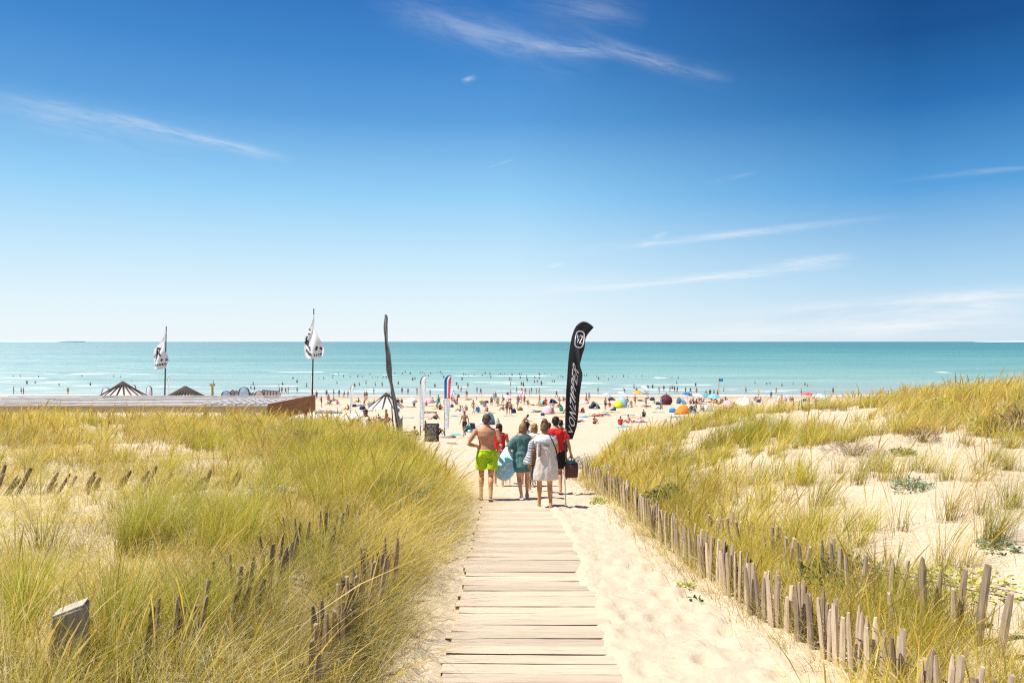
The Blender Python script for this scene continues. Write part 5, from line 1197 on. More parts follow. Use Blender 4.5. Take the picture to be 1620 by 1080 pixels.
# 5 walker in a red top and patterned shorts
j = pose(hed=(0, .03, 1.62), elr=(.26, -.06, 1.14), wrr=(.20, .12, 1.0), ell=(-.25, -.03, 1.14), knl=(-.10, .14, .53), anl=(-.10, .12, .10), knr=(.09, .02, .5), anr=(.10, -.15, .11))
r = hero('dark-haired woman in red tank top and floral shorts beside the lime shorts man', 789.5, None, 19.6, 1.62, j, 'skin_warm', 1, .98, .96, 'bob', DK, 1.0)
cloth(shirt_mb(j, .02, .15, -.04, 1, .012), REDC, 'tank_top', r, .013, 3, 21, .03); cloth(shorts_mb(j, .45, .03, .02, .1), patterned('floral', (.72, .71, .69), (.03, .03, .05), 16, .5), 'patterned_shorts', r, .013, 3, 22, .02)
# 6-10 the ones half hidden behind
def extra(label, px, D, hgt, skin, hair, hcol, top, bottom, fem=0, seed=3, rz=0, sl=.55, headk=1.0, fwd=1):
    j = pose(hed=(0, .03, 1.625), knl=(-.10, .12 * fwd, .53), anl=(-.10, .12 * fwd, .10), knr=(.10, .0, .50), anr=(.10, -.16 * fwd, .11), fr=(.05, 1, -.2), ell=(-.25, -.06, 1.14), wrl=(-.24, .06, .90), elr=(.26, .02, 1.14), wrr=(.22, .14, .94))
    r = hero(label, px, None, D, hgt, j, skin, fem, .98, .97, hair, hcol, headk, rz, seed)
    if top: cloth(shirt_mb(j, .022, sl, -.04, fem, .012), top, 't_shirt', r, .014, 3, seed, .03)
    cloth(shorts_mb(j, .6, .03, .02, .1), bottom, 'shorts', r, .014, 3, seed + 1, .02)
    return r
extra('person with short dark hair mostly hidden behind the teal tunic', 832.5, 19.4, 1.66, 'skin_tan', 'short', DK, GREYC, plain('navy_cloth', (.02, .03, .08), .85), 0, 31)
extra('blond person in white top seen between the teal tunic and the cream dress', 845, 17.6, 1.60, 'skin_fair', 'bob', BL, WHITE, BLACK, 1, 41)
extra('small child in white whose legs show below the blue bodyboard', 803, 20.3, .98, 'skin_fair', 'bob', BL, WHITE, WHITE, 0, 51, 0, .5, 1.25)
extra('bare-shouldered man ahead of the group, seen past the red T-shirt', 887, 24.5, 1.72, 'skin_tan', 'short', DK, None, BLACK, 0, 61)
extra('dark-haired walker farther ahead, seen between the cream dress and the red T-shirt', 868, 25.2, 1.62, 'skin_tan', 'short', DK, WHITE, BLACK, 1, 71)
# ------------------------------------------------------------------ flags
def text_mesh(body, size=1.0, shear=0.0, space=1.0):
    """lettering as a flat mesh in x-y, built from Blender's own font, cut finely enough to follow cloth"""
    cu = bpy.data.curves.new('t', 'FONT'); cu.body = body; cu.size = size; cu.shear = shear; cu.space_character = space; cu.resolution_u = 3; cu.offset = .006
    o = link(bpy.data.objects.new('t', cu)); dg = bpy.context.evaluated_depsgraph_get(); dg.update()
    me = bpy.data.meshes.new_from_object(o.evaluated_get(dg)); bpy.data.objects.remove(o)
    bm = bmesh.new(); bm.from_mesh(me); bmesh.ops.triangulate(bm, faces=bm.faces[:])
    for _ in range(2): bmesh.ops.subdivide_edges(bm, edges=[e for e in bm.edges if e.calc_length() > .12 * size], cuts=1)
    V = [v.co.copy() for v in bm.verts]; Fc = [tuple(v.index for v in f.verts) for f in bm.faces]; bm.free()
    return V, Fc
def lay(V, Fc, fn, name, mat, root):
    me = bpy.data.meshes.new(name); me.from_pydata([tuple(fn(v.x, v.y)) for v in V], [], Fc); me.update(); return mkobj(name, me, mat, root)
def sheet(fn, nu, nv, name, mat, root):
    V = [tuple(fn(a / nu, b / nv)) for a in range(nu + 1) for b in range(nv + 1)]
    me = npmesh(name, V, grid_faces(nu + 1, nv + 1)); o = mkobj(name, me, mat, root)
    m_ = o.modifiers.new('thick', 'SOLIDIFY'); m_.thickness = .004; m_.offset = 0; return o
def polyl(P, t):
    s = t * (len(P) - 1); i = min(int(s), len(P) - 2); return P[i].lerp(P[i + 1], s - i)
def catmull(P, t):
    s = t * (len(P) - 1); i = min(int(s), len(P) - 2); f = s - i; p0, p1, p2, p3 = P[max(i - 1, 0)], P[i], P[i + 1], P[min(i + 2, len(P) - 1)]
    return .5 * ((2 * p1) + (p2 - p0) * f + (2 * p0 - 5 * p1 + 4 * p2 - p3) * f * f + (3 * p1 - p0 - 3 * p2 + p3) * f ** 3)
FLAGK = plain('black_flag_cloth', (.030, .028, .034), .75, .25, 3, .1, .3, .12); FLAGW = plain('white_flag_cloth', (.88, .875, .87), .8, .03, 3, 0, .3, .55); POLE = plain('dark_pole', (.035, .03, .03), .5, .2, 10); INK = plain('flag_ink', (.03, .03, .035), .8, .1, 10); WINK = plain('white_print', (.85, .85, .85), .8, .03, 10)
METAL = plain('galvanised', (.32, .32, .33), .45, .15, 20, 0, .6)

# tall black feather flag beside the path
D0 = 22.0; px0 = 895.6
root = empty('feather_flag', (0, 0, 0)); base = Vector(((px0 - CX) / F * D0, D0, 0)); base.z = gz(base.x, base.y); root.location = base
tag(root, 'tall black feather flag with white lettering beside the sandy path, right of the walkers', 'flag')
def FP(px, py, dy=0.0): return at(px, py, D0 + dy) - base
spine = [FP(895.6, 695), FP(896, 660), FP(897, 625), FP(899, 593), FP(901, 565), FP(904, 543), FP(908, 526), FP(914, 514), FP(922, 508.5), FP(930, 510), FP(936, 514), FP(939.3, 517)]
trail = [FP(906, 694), FP(913, 672), FP(915.5, 650), FP(917, 626), FP(919.5, 604), FP(920.5, 590), FP(916.5, 577), FP(920, 564), FP(925.5, 549), FP(926.5, 537), FP(931, 527), FP(938.3, 518)]
def fsurf(u, v):
    a, b = catmull(spine, u), catmull(trail, u); p = a.lerp(b, v)
    p.y += .05 * math.sin(v * 5 + u * 11) * v + .10 * math.sin(u * 9 + 1) * v * v - .16 * v * math.exp(-((u - .56) / .10) ** 2)
    return p
sheet(fsurf, 90, 16, 'banner', FLAGK, root)
mb = MB(); pp = [Vector((0.012, 0, -.2)), FP(895.9, 730)] + [catmull(spine, t) + Vector((-.012, .012, 0)) for t in [k / 24 for k in range(25)]]
mb.tube(pp, [.022] * 8 + [.017] * 10 + [.010] * (len(pp) - 18), 8); mb.build('pole', POLE, root)
def onflag(u0, u1, v0, v1, asp):
    """x of the lettering runs up the flag, y runs from the right edge to the left"""
    def fn(x, y):
        u = u0 + (u1 - u0) * x; v = v1 + (v0 - v1) * y; p = fsurf(u, v); q = fsurf(u + .01, v) - p; w = fsurf(u, v + .02) - p; n = w.cross(q).normalized()
        if n.y > 0: n = -n
        return p + n * .008
    return fn
_uy = [(catmull(spine, k / 200).z, k / 200) for k in range(150)]
def u_at(py): return float(np.interp(FP(900, py).z, [q[0] for q in _uy], [q[1] for q in _uy]))
for ch, ya, yb, v0, v1 in (('V', 684, 671, .26, .80), ('O', 668, 652.5, .24, .80), ('N', 649, 636, .26, .80), ('Z', 632.5, 620.5, .26, .74), ('I', 617.5, 613, .28, .68), ('P', 609.5, 599, .28, .66), ('P', 596.5, 585, .28, .66), ('E', 583, 571.5, .28, .72), ('R', 569, 556.5, .28, .74)):
    v_, f_ = text_mesh(ch, 1.0); x0, x1 = min(p.x for p in v_), max(p.x for p in v_); y0, y1 = min(p.y for p in v_), max(p.y for p in v_); ua, ub = u_at(ya), u_at(yb)
    lay([Vector(((p.x - x0) / (x1 - x0) * (ub - ua) + ua + .010 * ((p.y - y0) / (y1 - y0) - .5), (p.y - y0) / (y1 - y0), 0)) for p in v_], f_, onflag(0, 1, v0, v1, 1), 'letter', WINK, root)
# emblem: VZ in a rounded shield, upright on the head of the flag
ec = FP(917, 536, -.09); tilt = Matrix.Rotation(math.radians(11), 3, 'Y')
def emb(x, y):
    p = ec + tilt @ Vector((x, 0, y)); best = min((abs((fsurf(u / 60, .5) - p).length), u / 60) for u in range(36, 58))[1]
    p.y = min(fsurf(best, v).y for v in (.2, .5, .8)) - .012; return p
out_, in_ = [(x, y) for x, y in oval(.142, .252, 3.0)], [(x, y) for x, y in oval(.112, .222, 3.0)]
V = [emb(*q) for q in out_] + [emb(*q) for q in in_]; n = len(out_)
me = bpy.data.meshes.new('emblem'); me.from_pydata([tuple(v) for v in V], [], [(i, (i + 1) % n, n + (i + 1) % n, n + i) for i in range(n)]); me.update(); mkobj('emblem', me, WINK, root)
for ch, x_, w in (('V', -.096, .092), ('Z', -.004, .096)):
    v_, f_ = text_mesh(ch, 1.0); x0, x1 = min(p.x for p in v_), max(p.x for p in v_); y0, y1 = min(p.y for p in v_), max(p.y for p in v_)
    lay([Vector(((p.x - x0) / (x1 - x0) * w + x_ + .02 * (p.y - y0), ((p.y - y0) / (y1 - y0) - .5) * .24, 0)) for p in v_], f_, lambda x, y: emb(x, y), 'letter', WINK, root)

# furled dark feather flag, twisted round its pole
D1 = 31.0; base = Vector(((629 - CX) / F * D1, D1, 0)); base.z = gz(base.x, base.y); root = empty('feather_flag', base); tag(root, 'furled dark grey feather flag twisted into a thin crooked blade on the dune edge', 'flag')
def FQ(px, py, dy=0.0): return at(px, py, D1 + dy) - base
sp_ = [FQ(629.5, 682), FQ(627, 662), FQ(623, 640), FQ(619.5, 622), FQ(617.5, 605), FQ(614, 584), FQ(611, 562), FQ(609.5, 540), FQ(608.8, 522), FQ(609, 505), FQ(609.5, 497)]
wd_ = [9, 8.5, 7, 5.5, 5, 10, 9, 5, 8, 7, 1.5]
def tw_(u, v):
    p = catmull(sp_, u); w = np.interp(u, np.linspace(0, 1, 11), wd_) * .88 * D1 / F; a = u * 9 + .3; k = .5 + .5 * math.sin(u * 17)
    return p + Vector(((v - .35 * k) * w, .30 * w * math.sin(a + v * 4.5), .03 * math.sin(v * 7)))
sheet(tw_, 70, 8, 'banner', plain('grey_flag_cloth', (.24, .235, .235), .8, .3, 3, .1), root)
mb = MB(); mb.tube([Vector((.0, 0, -.3))] + [catmull(sp_, k / 20) for k in range(21)], [.03] * 8 + [.02] * 14, 8); mb.build('pole', plain('grey_pole', (.10, .10, .10), .6, .2, 10), root)
mb = MB(); mb.tube([FQ(624, 690), FQ(621.5, 668), FQ(619.5, 640)], [.035, .03, .02], 8); mb.build('stay', plain('grey_pole', (.10, .10, .10)), root)

# feather flags on the sand
def feather(px, py, top, wpx, label, cloth_, pole_, stripes=None, lean=0.0):
    p = hit(px, py); s = p.y / F; hgt = (py - top) * s; w = wpx * s; root = empty('feather_flag', p); tag(root, label, 'flag')
    P = []
    for k in range(21):
        t = k / 20; q = max(0, (t - .84) / .16); P.append(Vector((lean * t * s + w * .92 * (1 - math.cos(q * 1.5)), 0, hgt * (min(t, .84) + .16 * .62 * math.sin(q * 1.5708)) / .94)))
    def fn(u, v):
        t = .15 + .85 * u; a = catmull(P, t); xr = lean * t * s + w * (.62 + .38 * u)
        return Vector((a.x + (max(a.x, xr) - a.x) * v, -.55 * w * v - .02 * hgt * (1 - u) + .10 * w * math.sin(v * 6 + u * 8), a.z - .25 * w * v * (u > .5) * (u - .5) * 2))
    if stripes is None: sheet(fn, 40, 8, 'banner', cloth_, root)
    else:
        for nm, mat_, u0, u1, v0, v1 in stripes: sheet(lambda a, b: fn(u0 + (u1 - u0) * a, v0 + (v1 - v0) * b), 30, 4, nm, mat_, root)
    mb = MB(); mb.tube([Vector((0, 0, -.2))] + P, [.04] * 9 + [.03] * 13, 7); mb.build('pole', pole_, root)
    rr = random.Random(int(px))
    for i in range(6):
        u = .06 + .085 * i + rr.uniform(0, .03); v0 = rr.uniform(.15, .5); v1 = min(.9, v0 + rr.uniform(.2, .45)); dh = rr.uniform(.008, .022)
        V = [fn(u + a, b) + Vector((0, -.04, 0)) for a, b in ((0, v0), (0, v1), (dh, v1), (dh, v0))]
        me = bpy.data.meshes.new('print'); me.from_pydata([tuple(v) for v in V], [], [(0, 1, 2, 3)]); me.update(); mkobj('print', me, plain('faded_print', (.42, .36, .52), .8, .3, 3), root)
    return root, w
BLUEF, REDF, TEALF = plain('blue_flag', (.03, .16, .42), .8, .1, 3, 0, .3, .2), plain('red_flag', (.72, .07, .11), .8, .1, 3, 0, .3, .2), plain('teal_flag', (.04, .32, .36), .8, .1, 3, 0, .3, .2)
feather(665, 689, 594, 10, 'white feather flag with a dark curved pole top, standing on the sand before the chalkboard', FLAGW, POLE)
r_, w_ = feather(703.5, 692, 593, 11, 'tricolour feather flag, blue, white and red at the top and white below, on the sand', FLAGW, BLUEF,
    [('banner', FLAGW, 0, .52, 0, 1), ('blue_panel', BLUEF, .52, 1, 0, .38), ('white_panel', FLAGW, .52, 1, .38, .62), ('red_panel', REDF, .52, 1, .62, 1), ('teal_patch', TEALF, .44, .52, .3, .9)][:4])
mb = MB()
for a in (.5, 2.1, 3.7, 5.2): mb.tube([(0, 0, .06), (math.cos(a) * .55, math.sin(a) * .55, .03)], .03, 6)
mb.build('cross_foot', METAL, r_); mb = MB(); mb.ellipsoid((.35, -.1, .07), (.5, .3, .10)); mb.build('sandbag', plain('sandbag', (.30, .26, .24), .9, .3, 5), r_)
feather(554.5, 657, 609, 5.5, 'small white feather flag with arched dark tip, far down the beach', FLAGW, POLE)
feather(491.5, 640, 592, 3.5, 'slim white feather flag beside the taller white pole flag', FLAGW, METAL)
feather(268, 640, 596, 4, 'slim white feather flag behind the lower white pole flag', FLAGW, POLE, None, -3)

# two limp white flags on dark poles at the bar
def limp(px, py, top, D, left, right, f0, f1, label, marks, basez):
    b = at(px, py, D); b.z = basez; root = empty('flag', b); tag(root, label, 'flag'); T = at(px + (4 if left < -8 else 1), top, D) - b
    mb = MB(); mb.tube([Vector((0, 0, 0)), T * .5, T], [.045, .04, .028], 8); mb.build('pole', POLE, root); s = D / F
    zt = (at(px, f0, D) - b).z; zb = (at(px, f1, D) - b).z; xp = T.x
    L_ = [0, -.05, -.12, -.35, -.8, -1.0, -.98, -.86, -.7]; R_ = [0.05, .12, .18, .3, .5, .72, .9, 1.0, 1.0]
    def fn(u, v):
        l = np.interp(u, np.linspace(0, 1, 9), L_) * -left * s; r = np.interp(u, np.linspace(0, 1, 9), R_) * right * s
        return Vector((xp * (1 - u * .35) + l + (r - l) * v, -.8 * (l + (r - l) * v) + .45 * (zb - zt) * u * .8 -.10 - .30 * math.sin(v * 7 + u * 5) * (.2 + u) + .05 * math.sin(u * 13 + v * 4), zt + (zb - zt) * (u + .05 * math.sin(v * 3.1) * u - .03 * v * u)))
    sheet(fn, 44, 24, 'cloth', FLAGW, root); marks(fn, root); return root
def mark_poly(fn, root, pts, wid, name='letter'):
    """a painted stroke along (u, v) points on the cloth"""
    V = []; n = len(pts)
    dense = []
    for i in range(n - 1):
        for k in range(6): dense.append((pts[i][0] + (pts[i + 1][0] - pts[i][0]) * k / 6, pts[i][1] + (pts[i + 1][1] - pts[i][1]) * k / 6))
    dense.append(pts[-1])
    P = [fn(*q) for q in dense]
    for i, p in enumerate(P):
        t = (P[min(i + 1, len(P) - 1)] - P[max(i - 1, 0)]); t.y = 0; t.normalize(); sd_ = Vector((-t.z, 0, t.x)) * wid; dy = Vector((0, -.035, 0)); V += [p + sd_ + dy, p - sd_ + dy]
    me = bpy.data.meshes.new(name); me.from_pydata([tuple(v) for v in V], [], [(2 * i, 2 * i + 1, 2 * i + 3, 2 * i + 2) for i in range(len(P) - 1)]); me.update(); mkobj(name, me, INK, root)
def marksA(fn, root):
    mark_poly(fn, root, [(.80, .30), (.60, .18), (.44, .10)], .055); mark_poly(fn, root, [(.44, .10), (.47, .26), (.58, .46), (.70, .55)], .055); mark_poly(fn, root, [(.70, .26), (.68, .50)], .04); mark_poly(fn, root, [(.42, .48), (.55, .64), (.66, .78)], .045)
    mark_poly(fn, root, [(.74, .80), (.79, .72)], .05); mark_poly(fn, root, [(.76, .90), (.80, .93)], .05)
    for v in range(6): mark_poly(fn, root, [(.88, .38 + v * .085), (.885, .43 + v * .085)], .05, 'print')
def marksB(fn, root):
    for u, v in ((.34, .1), (.44, .14)): mark_poly(fn, root, [(u, v), (u + .03, v + .08)], .05, 'print')
    mark_poly(fn, root, [(.50, .12), (.56, .08), (.62, .12), (.66, .06), (.70, .20)], .045); mark_poly(fn, root, [(.60, .16), (.68, .26), (.72, .20), (.76, .36)], .04); mark_poly(fn, root, [(.72, .42), (.82, .46)], .05); mark_poly(fn, root, [(.74, .78), (.82, .70)], .06); mark_poly(fn, root, [(.78, .86), (.83, .92)], .06)
    for v in range(7): mark_poly(fn, root, [(.80 + .012 * v, .10 + v * .062), (.87 + .012 * v, .12 + v * .062)], .028)
    for v in range(5): mark_poly(fn, root, [(.90, .62 + v * .07), (.95, .63 + v * .07)], .026)
BZ = H - 6.0
limp(259, 640, 516, 43, -21, 15, 524, 581, 'lower limp white flag with big dark lettering above the bar roof', marksA, BZ)
limp(492.5, 640, 488, 41, -13, 26, 497, 564, 'taller limp white flag with small dark print at the bar roof corner', marksB, BZ)

# ------------------------------------------------------------------ beach bar
wood('bar_batten', (.66, .61, .54), (.86, .82, .76), (1.5, 8, 8), 1.2, .9, 0); wood('fascia_wood', (.30, .14, .06), (.46, .24, .11), (8, 1, 8), 1.5, .8, 0)
root = empty('beach_bar', (-18, 37.5, BZ)); tag(root, 'low beach bar with flat grey batten roof and brown end board, behind the dune', 'bar')
zr = H - 3.0 - BZ; cy = -2.5; B0 = Vector(root.location)
def L_(x, y, z): return (x + 18, y - 37.5, z)
mb = MB(); mb.ring_loft([[L_(x, y, zr - .14 + dz) for x, y in ((-27, 35.2), (-11.25, 35.2), (-10.62, 40.6), (-27, 40.6))] for dz in (0, .08)]); mb.build('roof', plain('roof_reed', (.40, .34, .26), .95, .3, 1.5, .4), root, False)
mb = MB(); rr = random.Random(8)
for i in range(13):
    y = 35.3 + i * .44 + rr.uniform(-.06, .06); x = -27.0
    while x < -12:
        l = rr.uniform(2.5, 6); x1 = min(x + l, -11.35 + (y - 35.2) * .11); w = rr.uniform(.05, .17); z = zr - .04 + rr.uniform(0, .06)
        if x1 - x > .4: mb.box(L_((x + x1) / 2, y + rr.uniform(-.04, .04), z), (x1 - x, w, .05), Matrix.Rotation(rr.uniform(-.012, .012), 3, 'Z'))
        x = x1 + rr.uniform(.05, .9)
mb.build('batten', MATS['bar_batten'], root, False)
mb = MB()
for i in range(9):
    x = -14.6 + i * .38; mb.box(L_(x + .2, 37.0 + .2 * (i % 3), zr + .06), (.10, 3.2, .04), Matrix.Rotation(-.12, 3, 'Z'))
mb.build('slat', plain('pale_slat', (.70, .68, .66), .8, .15, 5), root, False)
mb = MB(); mb.ring_loft([[L_(-27, 40.62, zr + a), L_(-10.66, 40.62, zr + a), L_(-10.66, 40.76, zr + a), L_(-27, 40.76, zr + a)] for a in (-.25, .10)]); mb.build('rear_beam', MATS['bar_batten'], root, False)
mb = MB(); mb.ring_loft([[L_(-27, 35.05, zr + a), L_(-11.3, 35.05, zr + a), L_(-11.3, 35.17, zr + a), L_(-27, 35.17, zr + a)] for a in (-.28, .03)]); mb.build('front_beam', wood('front_beam_wood', (.50, .38, .22), (.64, .52, .34), (1, 8, 8), 1.5, .85, 0), root, False)
mb = MB(); mb.ring_loft([[L_(-11.28, 35.02, zr + a), L_(-11.20, 35.02, zr + a), L_(-10.57, 40.8, zr + a), L_(-10.65, 40.8, zr + a)] for a in (-.72, .13)]); mb.build('end_board', MATS['fascia_wood'], root, False)
for x, y in ((-26.6, 35.4), (-21.4, 35.4), (-16.3, 35.4), (-11.6, 35.4), (-26.6, 40.3), (-21.4, 40.3), (-16.3, 40.3), (-10.95, 40.3)):
    mb = MB(); mb.box(L_(x, y, zr / 2 - .2), (.14, .14, zr - .05)); mb.build('post', MATS['fascia_wood'], root, False, .008)
mb = MB(); mb.box(L_(-19.5, 36.0, .55), (14, .10, 1.1)); mb.box(L_(-19.5, 35.9, 1.12), (14.3, .45, .06)); mb.build('counter', MATS['bar_batten'], root, False)
# old grey boat cover on the sand by the bar corner
p = hit(520, 655); root = empty('tarpaulin', p, .2); tag(root, 'grey tarpaulin heap lying on the sand beside the bar end board', 'tarpaulin')
mb = MB(); mb.ellipsoid((0, 0, 0), (1.5, .6, .55), 24, 14); mb.ellipsoid((-1.0, .1, .1), (.9, .5, .55), 18, 10); mb.ellipsoid((1.2, 0, -.05), (.8, .5, .4)); cloth(mb, plain('grey_tarp', (.24, .23, .25), .7, .3, 3), 'cover', root, .06, 3, 9, .16)

# ------------------------------------------------------------------ parasols and sun shelters
def strip_canopy(R, hgt, n, sag=.06, ov=.0):
    rings = []
    return [[(r * math.cos(2 * math.pi * (k + .5 * 0) / n), r * math.sin(2 * math.pi * k / n), hgt * (1 - (r / R) ** 1.15)) for k in range(n)] for r in [R * q / 6 for q in range(1, 7)]]
def parasol(px, py, R, hgt, drop, cols, label, tilt=(0, 0), n=16, topname='parasol', polec=None, ribs=None, phys=None, base=None, ex=1.5):
    p = base or hit(px, py); root = empty(topname, p, RND.uniform(0, 1)); tag(root, label, 'parasol')
    c = Vector((0, 0, hgt)); T = Matrix.Rotation(tilt[0], 3, 'X') @ Matrix.Rotation(tilt[1], 3, 'Y')
    for q, col in enumerate(cols):
        V = []; Fc = []; nn = n * 2
        for k in range(n):
            if k % len(cols) != q: continue
            for sub in range(2):
                a0 = 2 * math.pi * (k + sub * .5) / n; a1 = 2 * math.pi * (k + sub * .5 + .5) / n; prev = None
                for i in range(7):
                    r = R * i / 6; z = drop * (1 - (i / 6) ** ex); b = len(V)
                    sc_ = (1 - .03 * (sub == 0) * (i / 6)), (1 - .03 * (sub == 1) * (i / 6))
                    pa, pb = Vector((r * math.cos(a0), r * math.sin(a0), z)), Vector((r * math.cos(a1), r * math.sin(a1), z))
                    V += [c + T @ pa, c + T @ pb]
                    if i: Fc.append((b - 2, b - 1, b + 1, b))
        me = bpy.data.meshes.new('canopy'); me.from_pydata([tuple(v) for v in V], [], Fc); me.update(); o = mkobj('canopy', me, col, root)
        m_ = o.modifiers.new('t', 'SOLIDIFY'); m_.thickness = .012
    mb = MB(); ax = T @ Vector((0, 0, 1)); e = c + ax * (drop + .06)
    foot = c - ax * 1.0; foot = Vector((c.x - ax.x * .8, c.y - ax.y * .8, max(.2, hgt * .45)))
    mb.tube([Vector((0, 0, -.25)), Vector((foot.x * .4, foot.y * .4, hgt * .5)), c, e], [.022, .022, .02, .014], 8); mb.build('pole', polec or METAL, root)
    if ribs:
        for k in range(ribs[0]):
            a = 2 * math.pi * k / ribs[0] + .1; mb = MB()
            pts = [c + T @ Vector((R * t * 1.02 * math.cos(a), R * t * 1.02 * math.sin(a), drop * (1 - t ** ex) + .03)) for t in (.02, .35, .7, 1.0)]
            mb.tube(pts, [ribs[2] * 1.6, ribs[2] * 1.4, ribs[2], ribs[2] * .7], 6); mb.build('rib', ribs[1], root)
    return root
STRAW_ = plain('straw_cloth', (.66, .57, .46), .95, .15, 6, .3); DRIB = plain('dark_rib', (.07, .05, .04), .8, .3, 10); BLEACH = plain('bleached_cloth', (.76, .68, .60), .9, .08, 4)
T_Z = H - 4.95      # terrace deck behind the bar
tr0 = empty('terrace_deck', (-20, 47, 0)); tag(tr0, 'raised timber terrace behind the bar, carrying the two large straw parasols', 'deck')
mb = MB(); mb.box((0, 0, T_Z - .06), (20, 10, .12)); mb.build('decking', MATS['bar_batten'], tr0, False)
for x in (-9.5, -3, 3, 9.5):
    for y in (-4.7, 4.7): mb = MB(); mb.box((x, y, T_Z - 1.4), (.18, .18, 2.55)); mb.build('post', MATS['fascia_wood'], tr0, False)
def tparasol(px, ap, edge, wpx, D, label, ribs):
    z0 = at(px, ap, D).z; ze = at(px, edge, D).z
    return parasol(0, 0, wpx / 2 * D / F, ze - T_Z, z0 - ze, [BLEACH], label, n=20, topname='straw_parasol', polec=MATS['fascia_wood'], ribs=ribs, base=Vector(((px - CX) / F * D, D, T_Z)), ex=.92)
tparasol(194, 604, 629, 76, 46, 'larger straw parasol with dark ribs rising behind the bar roof', (18, DRIB, .035))
tparasol(293, 612.5, 630, 66, 48, 'smaller flat-topped straw parasol with close dark ribs behind the bar roof', (26, DRIB, .06))
p = at(611, 668, 66); p.z = gz(p.x, p.y)
r = parasol(0, 0, 1.5, 2.15, 1.25, [BLEACH, STRAW_], 'straw beach parasol on a wooden post behind the furled dark flag', n=16, topname='straw_parasol', polec=wood('orange_post', (.40, .20, .07), (.56, .32, .13), (8, 8, 1), 2, .8, 0), ribs=(10, DRIB, .05), base=p, ex=.92)
mb = MB(); mb.tube([(0, 0, -.3), (0, 0, 2.1)], .10, 10); mb.build('post', MATS['orange_post'], r)
# tied canvas windbreak screens under it
for i, (x, y, w) in enumerate(((600, 683, 18), (632, 683, 9))):
    p = hit(x, y); root = empty('canvas_screen', p, .1); tag(root, ('wider' if i == 0 else 'narrower') + ' grey canvas screen tied to stakes beside the straw beach parasol post', 'screen', 'canvas screens')
    W_ = w * p.y / F; sheet(lambda a, b: Vector(((a - .5) * W_, .06 * math.sin(a * 9), .1 + 1.15 * b - .08 * math.sin(a * 3.14) * b)), 16, 4, 'canvas', plain('grey_canvas', (.52, .46, .40), .95, .2, 4), root)
    for s in (-.5, 0, .5): mb = MB(); mb.tube([(W_ * s, -.03, -.2), (W_ * s, -.03, 1.4)], .03, 6); mb.build('stake', MATS['old_post'], root)

C_ = lambda nm, c, t=.15: plain('fabric_' + nm, c, .75, .12, 5, 0, .3, t)
CB, CT, CLB, CL, CO, CG, CP, CW, CR, CLI, CBU, CCR, CN, CSA = C_('blue', (.05, .28, .62)), C_('turquoise', (.12, .52, .55)), C_('lightblue', (.38, .66, .86)), C_('lime', (.55, .68, .04)), C_('orange', (.82, .27, .03)), C_('grey', (.42, .46, .46)), C_('pink', (.80, .48, .52)), C_('white', (.84, .84, .84)), C_('red', (.68, .06, .07)), C_('lilac', (.68, .64, .74)), C_('burgundy', (.17, .035, .06)), C_('cream', (.85, .80, .68)), C_('navy', (.02, .04, .14)), C_('salmon', (.84, .50, .42))
def tent(px, py, wpx, ratio, cols, label, rz=0.0, name='pop_up_tent'):
    """pop-up beach shelter: a quarter-dome shell open on one side, with floor sheet and hoops"""
    p = hit(px, py); w = wpx * p.y / F; root = empty(name, p, rz); tag(root, label, 'beach tent'); R = w / 2; hgt = w * ratio; nc = len(cols)
    def S(t, u): # t: across the arch, u: from the mouth hoop to the back
        a = math.pi * t; k = math.cos(u * 1.5); dp = .95 * R
        return Vector((-R * math.cos(a) * (1 - .25 * u * u), -.45 * R + dp * 1.7 * u * (.35 + .65 * math.sin(a) ** .5 if 0 < t < 1 else .35), hgt * math.sin(a) * max(0, k) ** .9 if 0 < t < 1 else 0))
    for q, col in enumerate(cols):
        u0, u1 = q / nc, (q + 1) / nc
        sheet(lambda a, b: S(a, u0 + (u1 - u0) * b), 18, 6, 'shell' if q == 0 else 'panel', col, root)
    mb = MB(); mb.tube([S(k / 16, 0) for k in range(17)], .012, 6); mb.build('hoop', plain('hoop_dark', (.05, .06, .08), .5), root)
    mb = MB(); mb.ring_loft([[(-R, -R * .5, z), (R, -R * .5, z), (R * .8, R * .8, z), (-R * .8, R * .8, z)] for z in (.005, .02)]); mb.build('groundsheet', plain('groundsheet', (.20, .22, .27), .8), root)
    for s in (-1, 0, 1): mb = MB(); mb.ellipsoid((s * R * .45, .1 * R, hgt * .12), (.2, .16, .16)); mb.build('bundle', [CN, CW, CG][s + 1], root)
    return root
tent(590, 644, 12, .75, [CB, CT], 'bright blue pop-up shelter below the straw beach parasol canopy', -1.2)
tent(650, 636, 19, .42, [CW, CW], 'low white sun shelter at the water end of the beach behind the white feather flag', 2.75)
tent(678, 637, 18, .45, [CSA, CP], 'long salmon pink shelter between the white and tricolour feather flags', 2.75)
tent(693.5, 636, 11, .85, [CT], 'small turquoise dome beside the tricolour feather flag', 1.6)
tent(866, 654, 21, .62, [CLI, CP], 'big pale lilac shelter on the sand before the walkers, nearest the black flag', 2.75)
tent(857, 640, 16, .45, [CT, CO], 'teal and brown low shelter behind the lilac one', 1.25)
tent(875, 637.5, 13, .55, [CN], 'black low windbreak shelter beside the tall black flag', -1.2)
tent(920, 652, 10, .8, [CSA, CR], 'small reddish shelter just right of the tall black flag', 0.75)
tent(941.5, 646, 15, .78, [CG, CN], 'grey dome shelter with dark opening on open sand', -1.0)
tent(981, 644.5, 21, .80, [CLB, CL], 'lime green and sky blue pop-up shelter, brightest on the beach', 2.2)
tent(968, 633, 12, .5, [CP, CT], 'small pink and teal striped shelter behind the lime green one', -0.6)
tent(971, 649, 11, .4, [CN], 'flat dark shelter in front of the lime green one', 1.25)
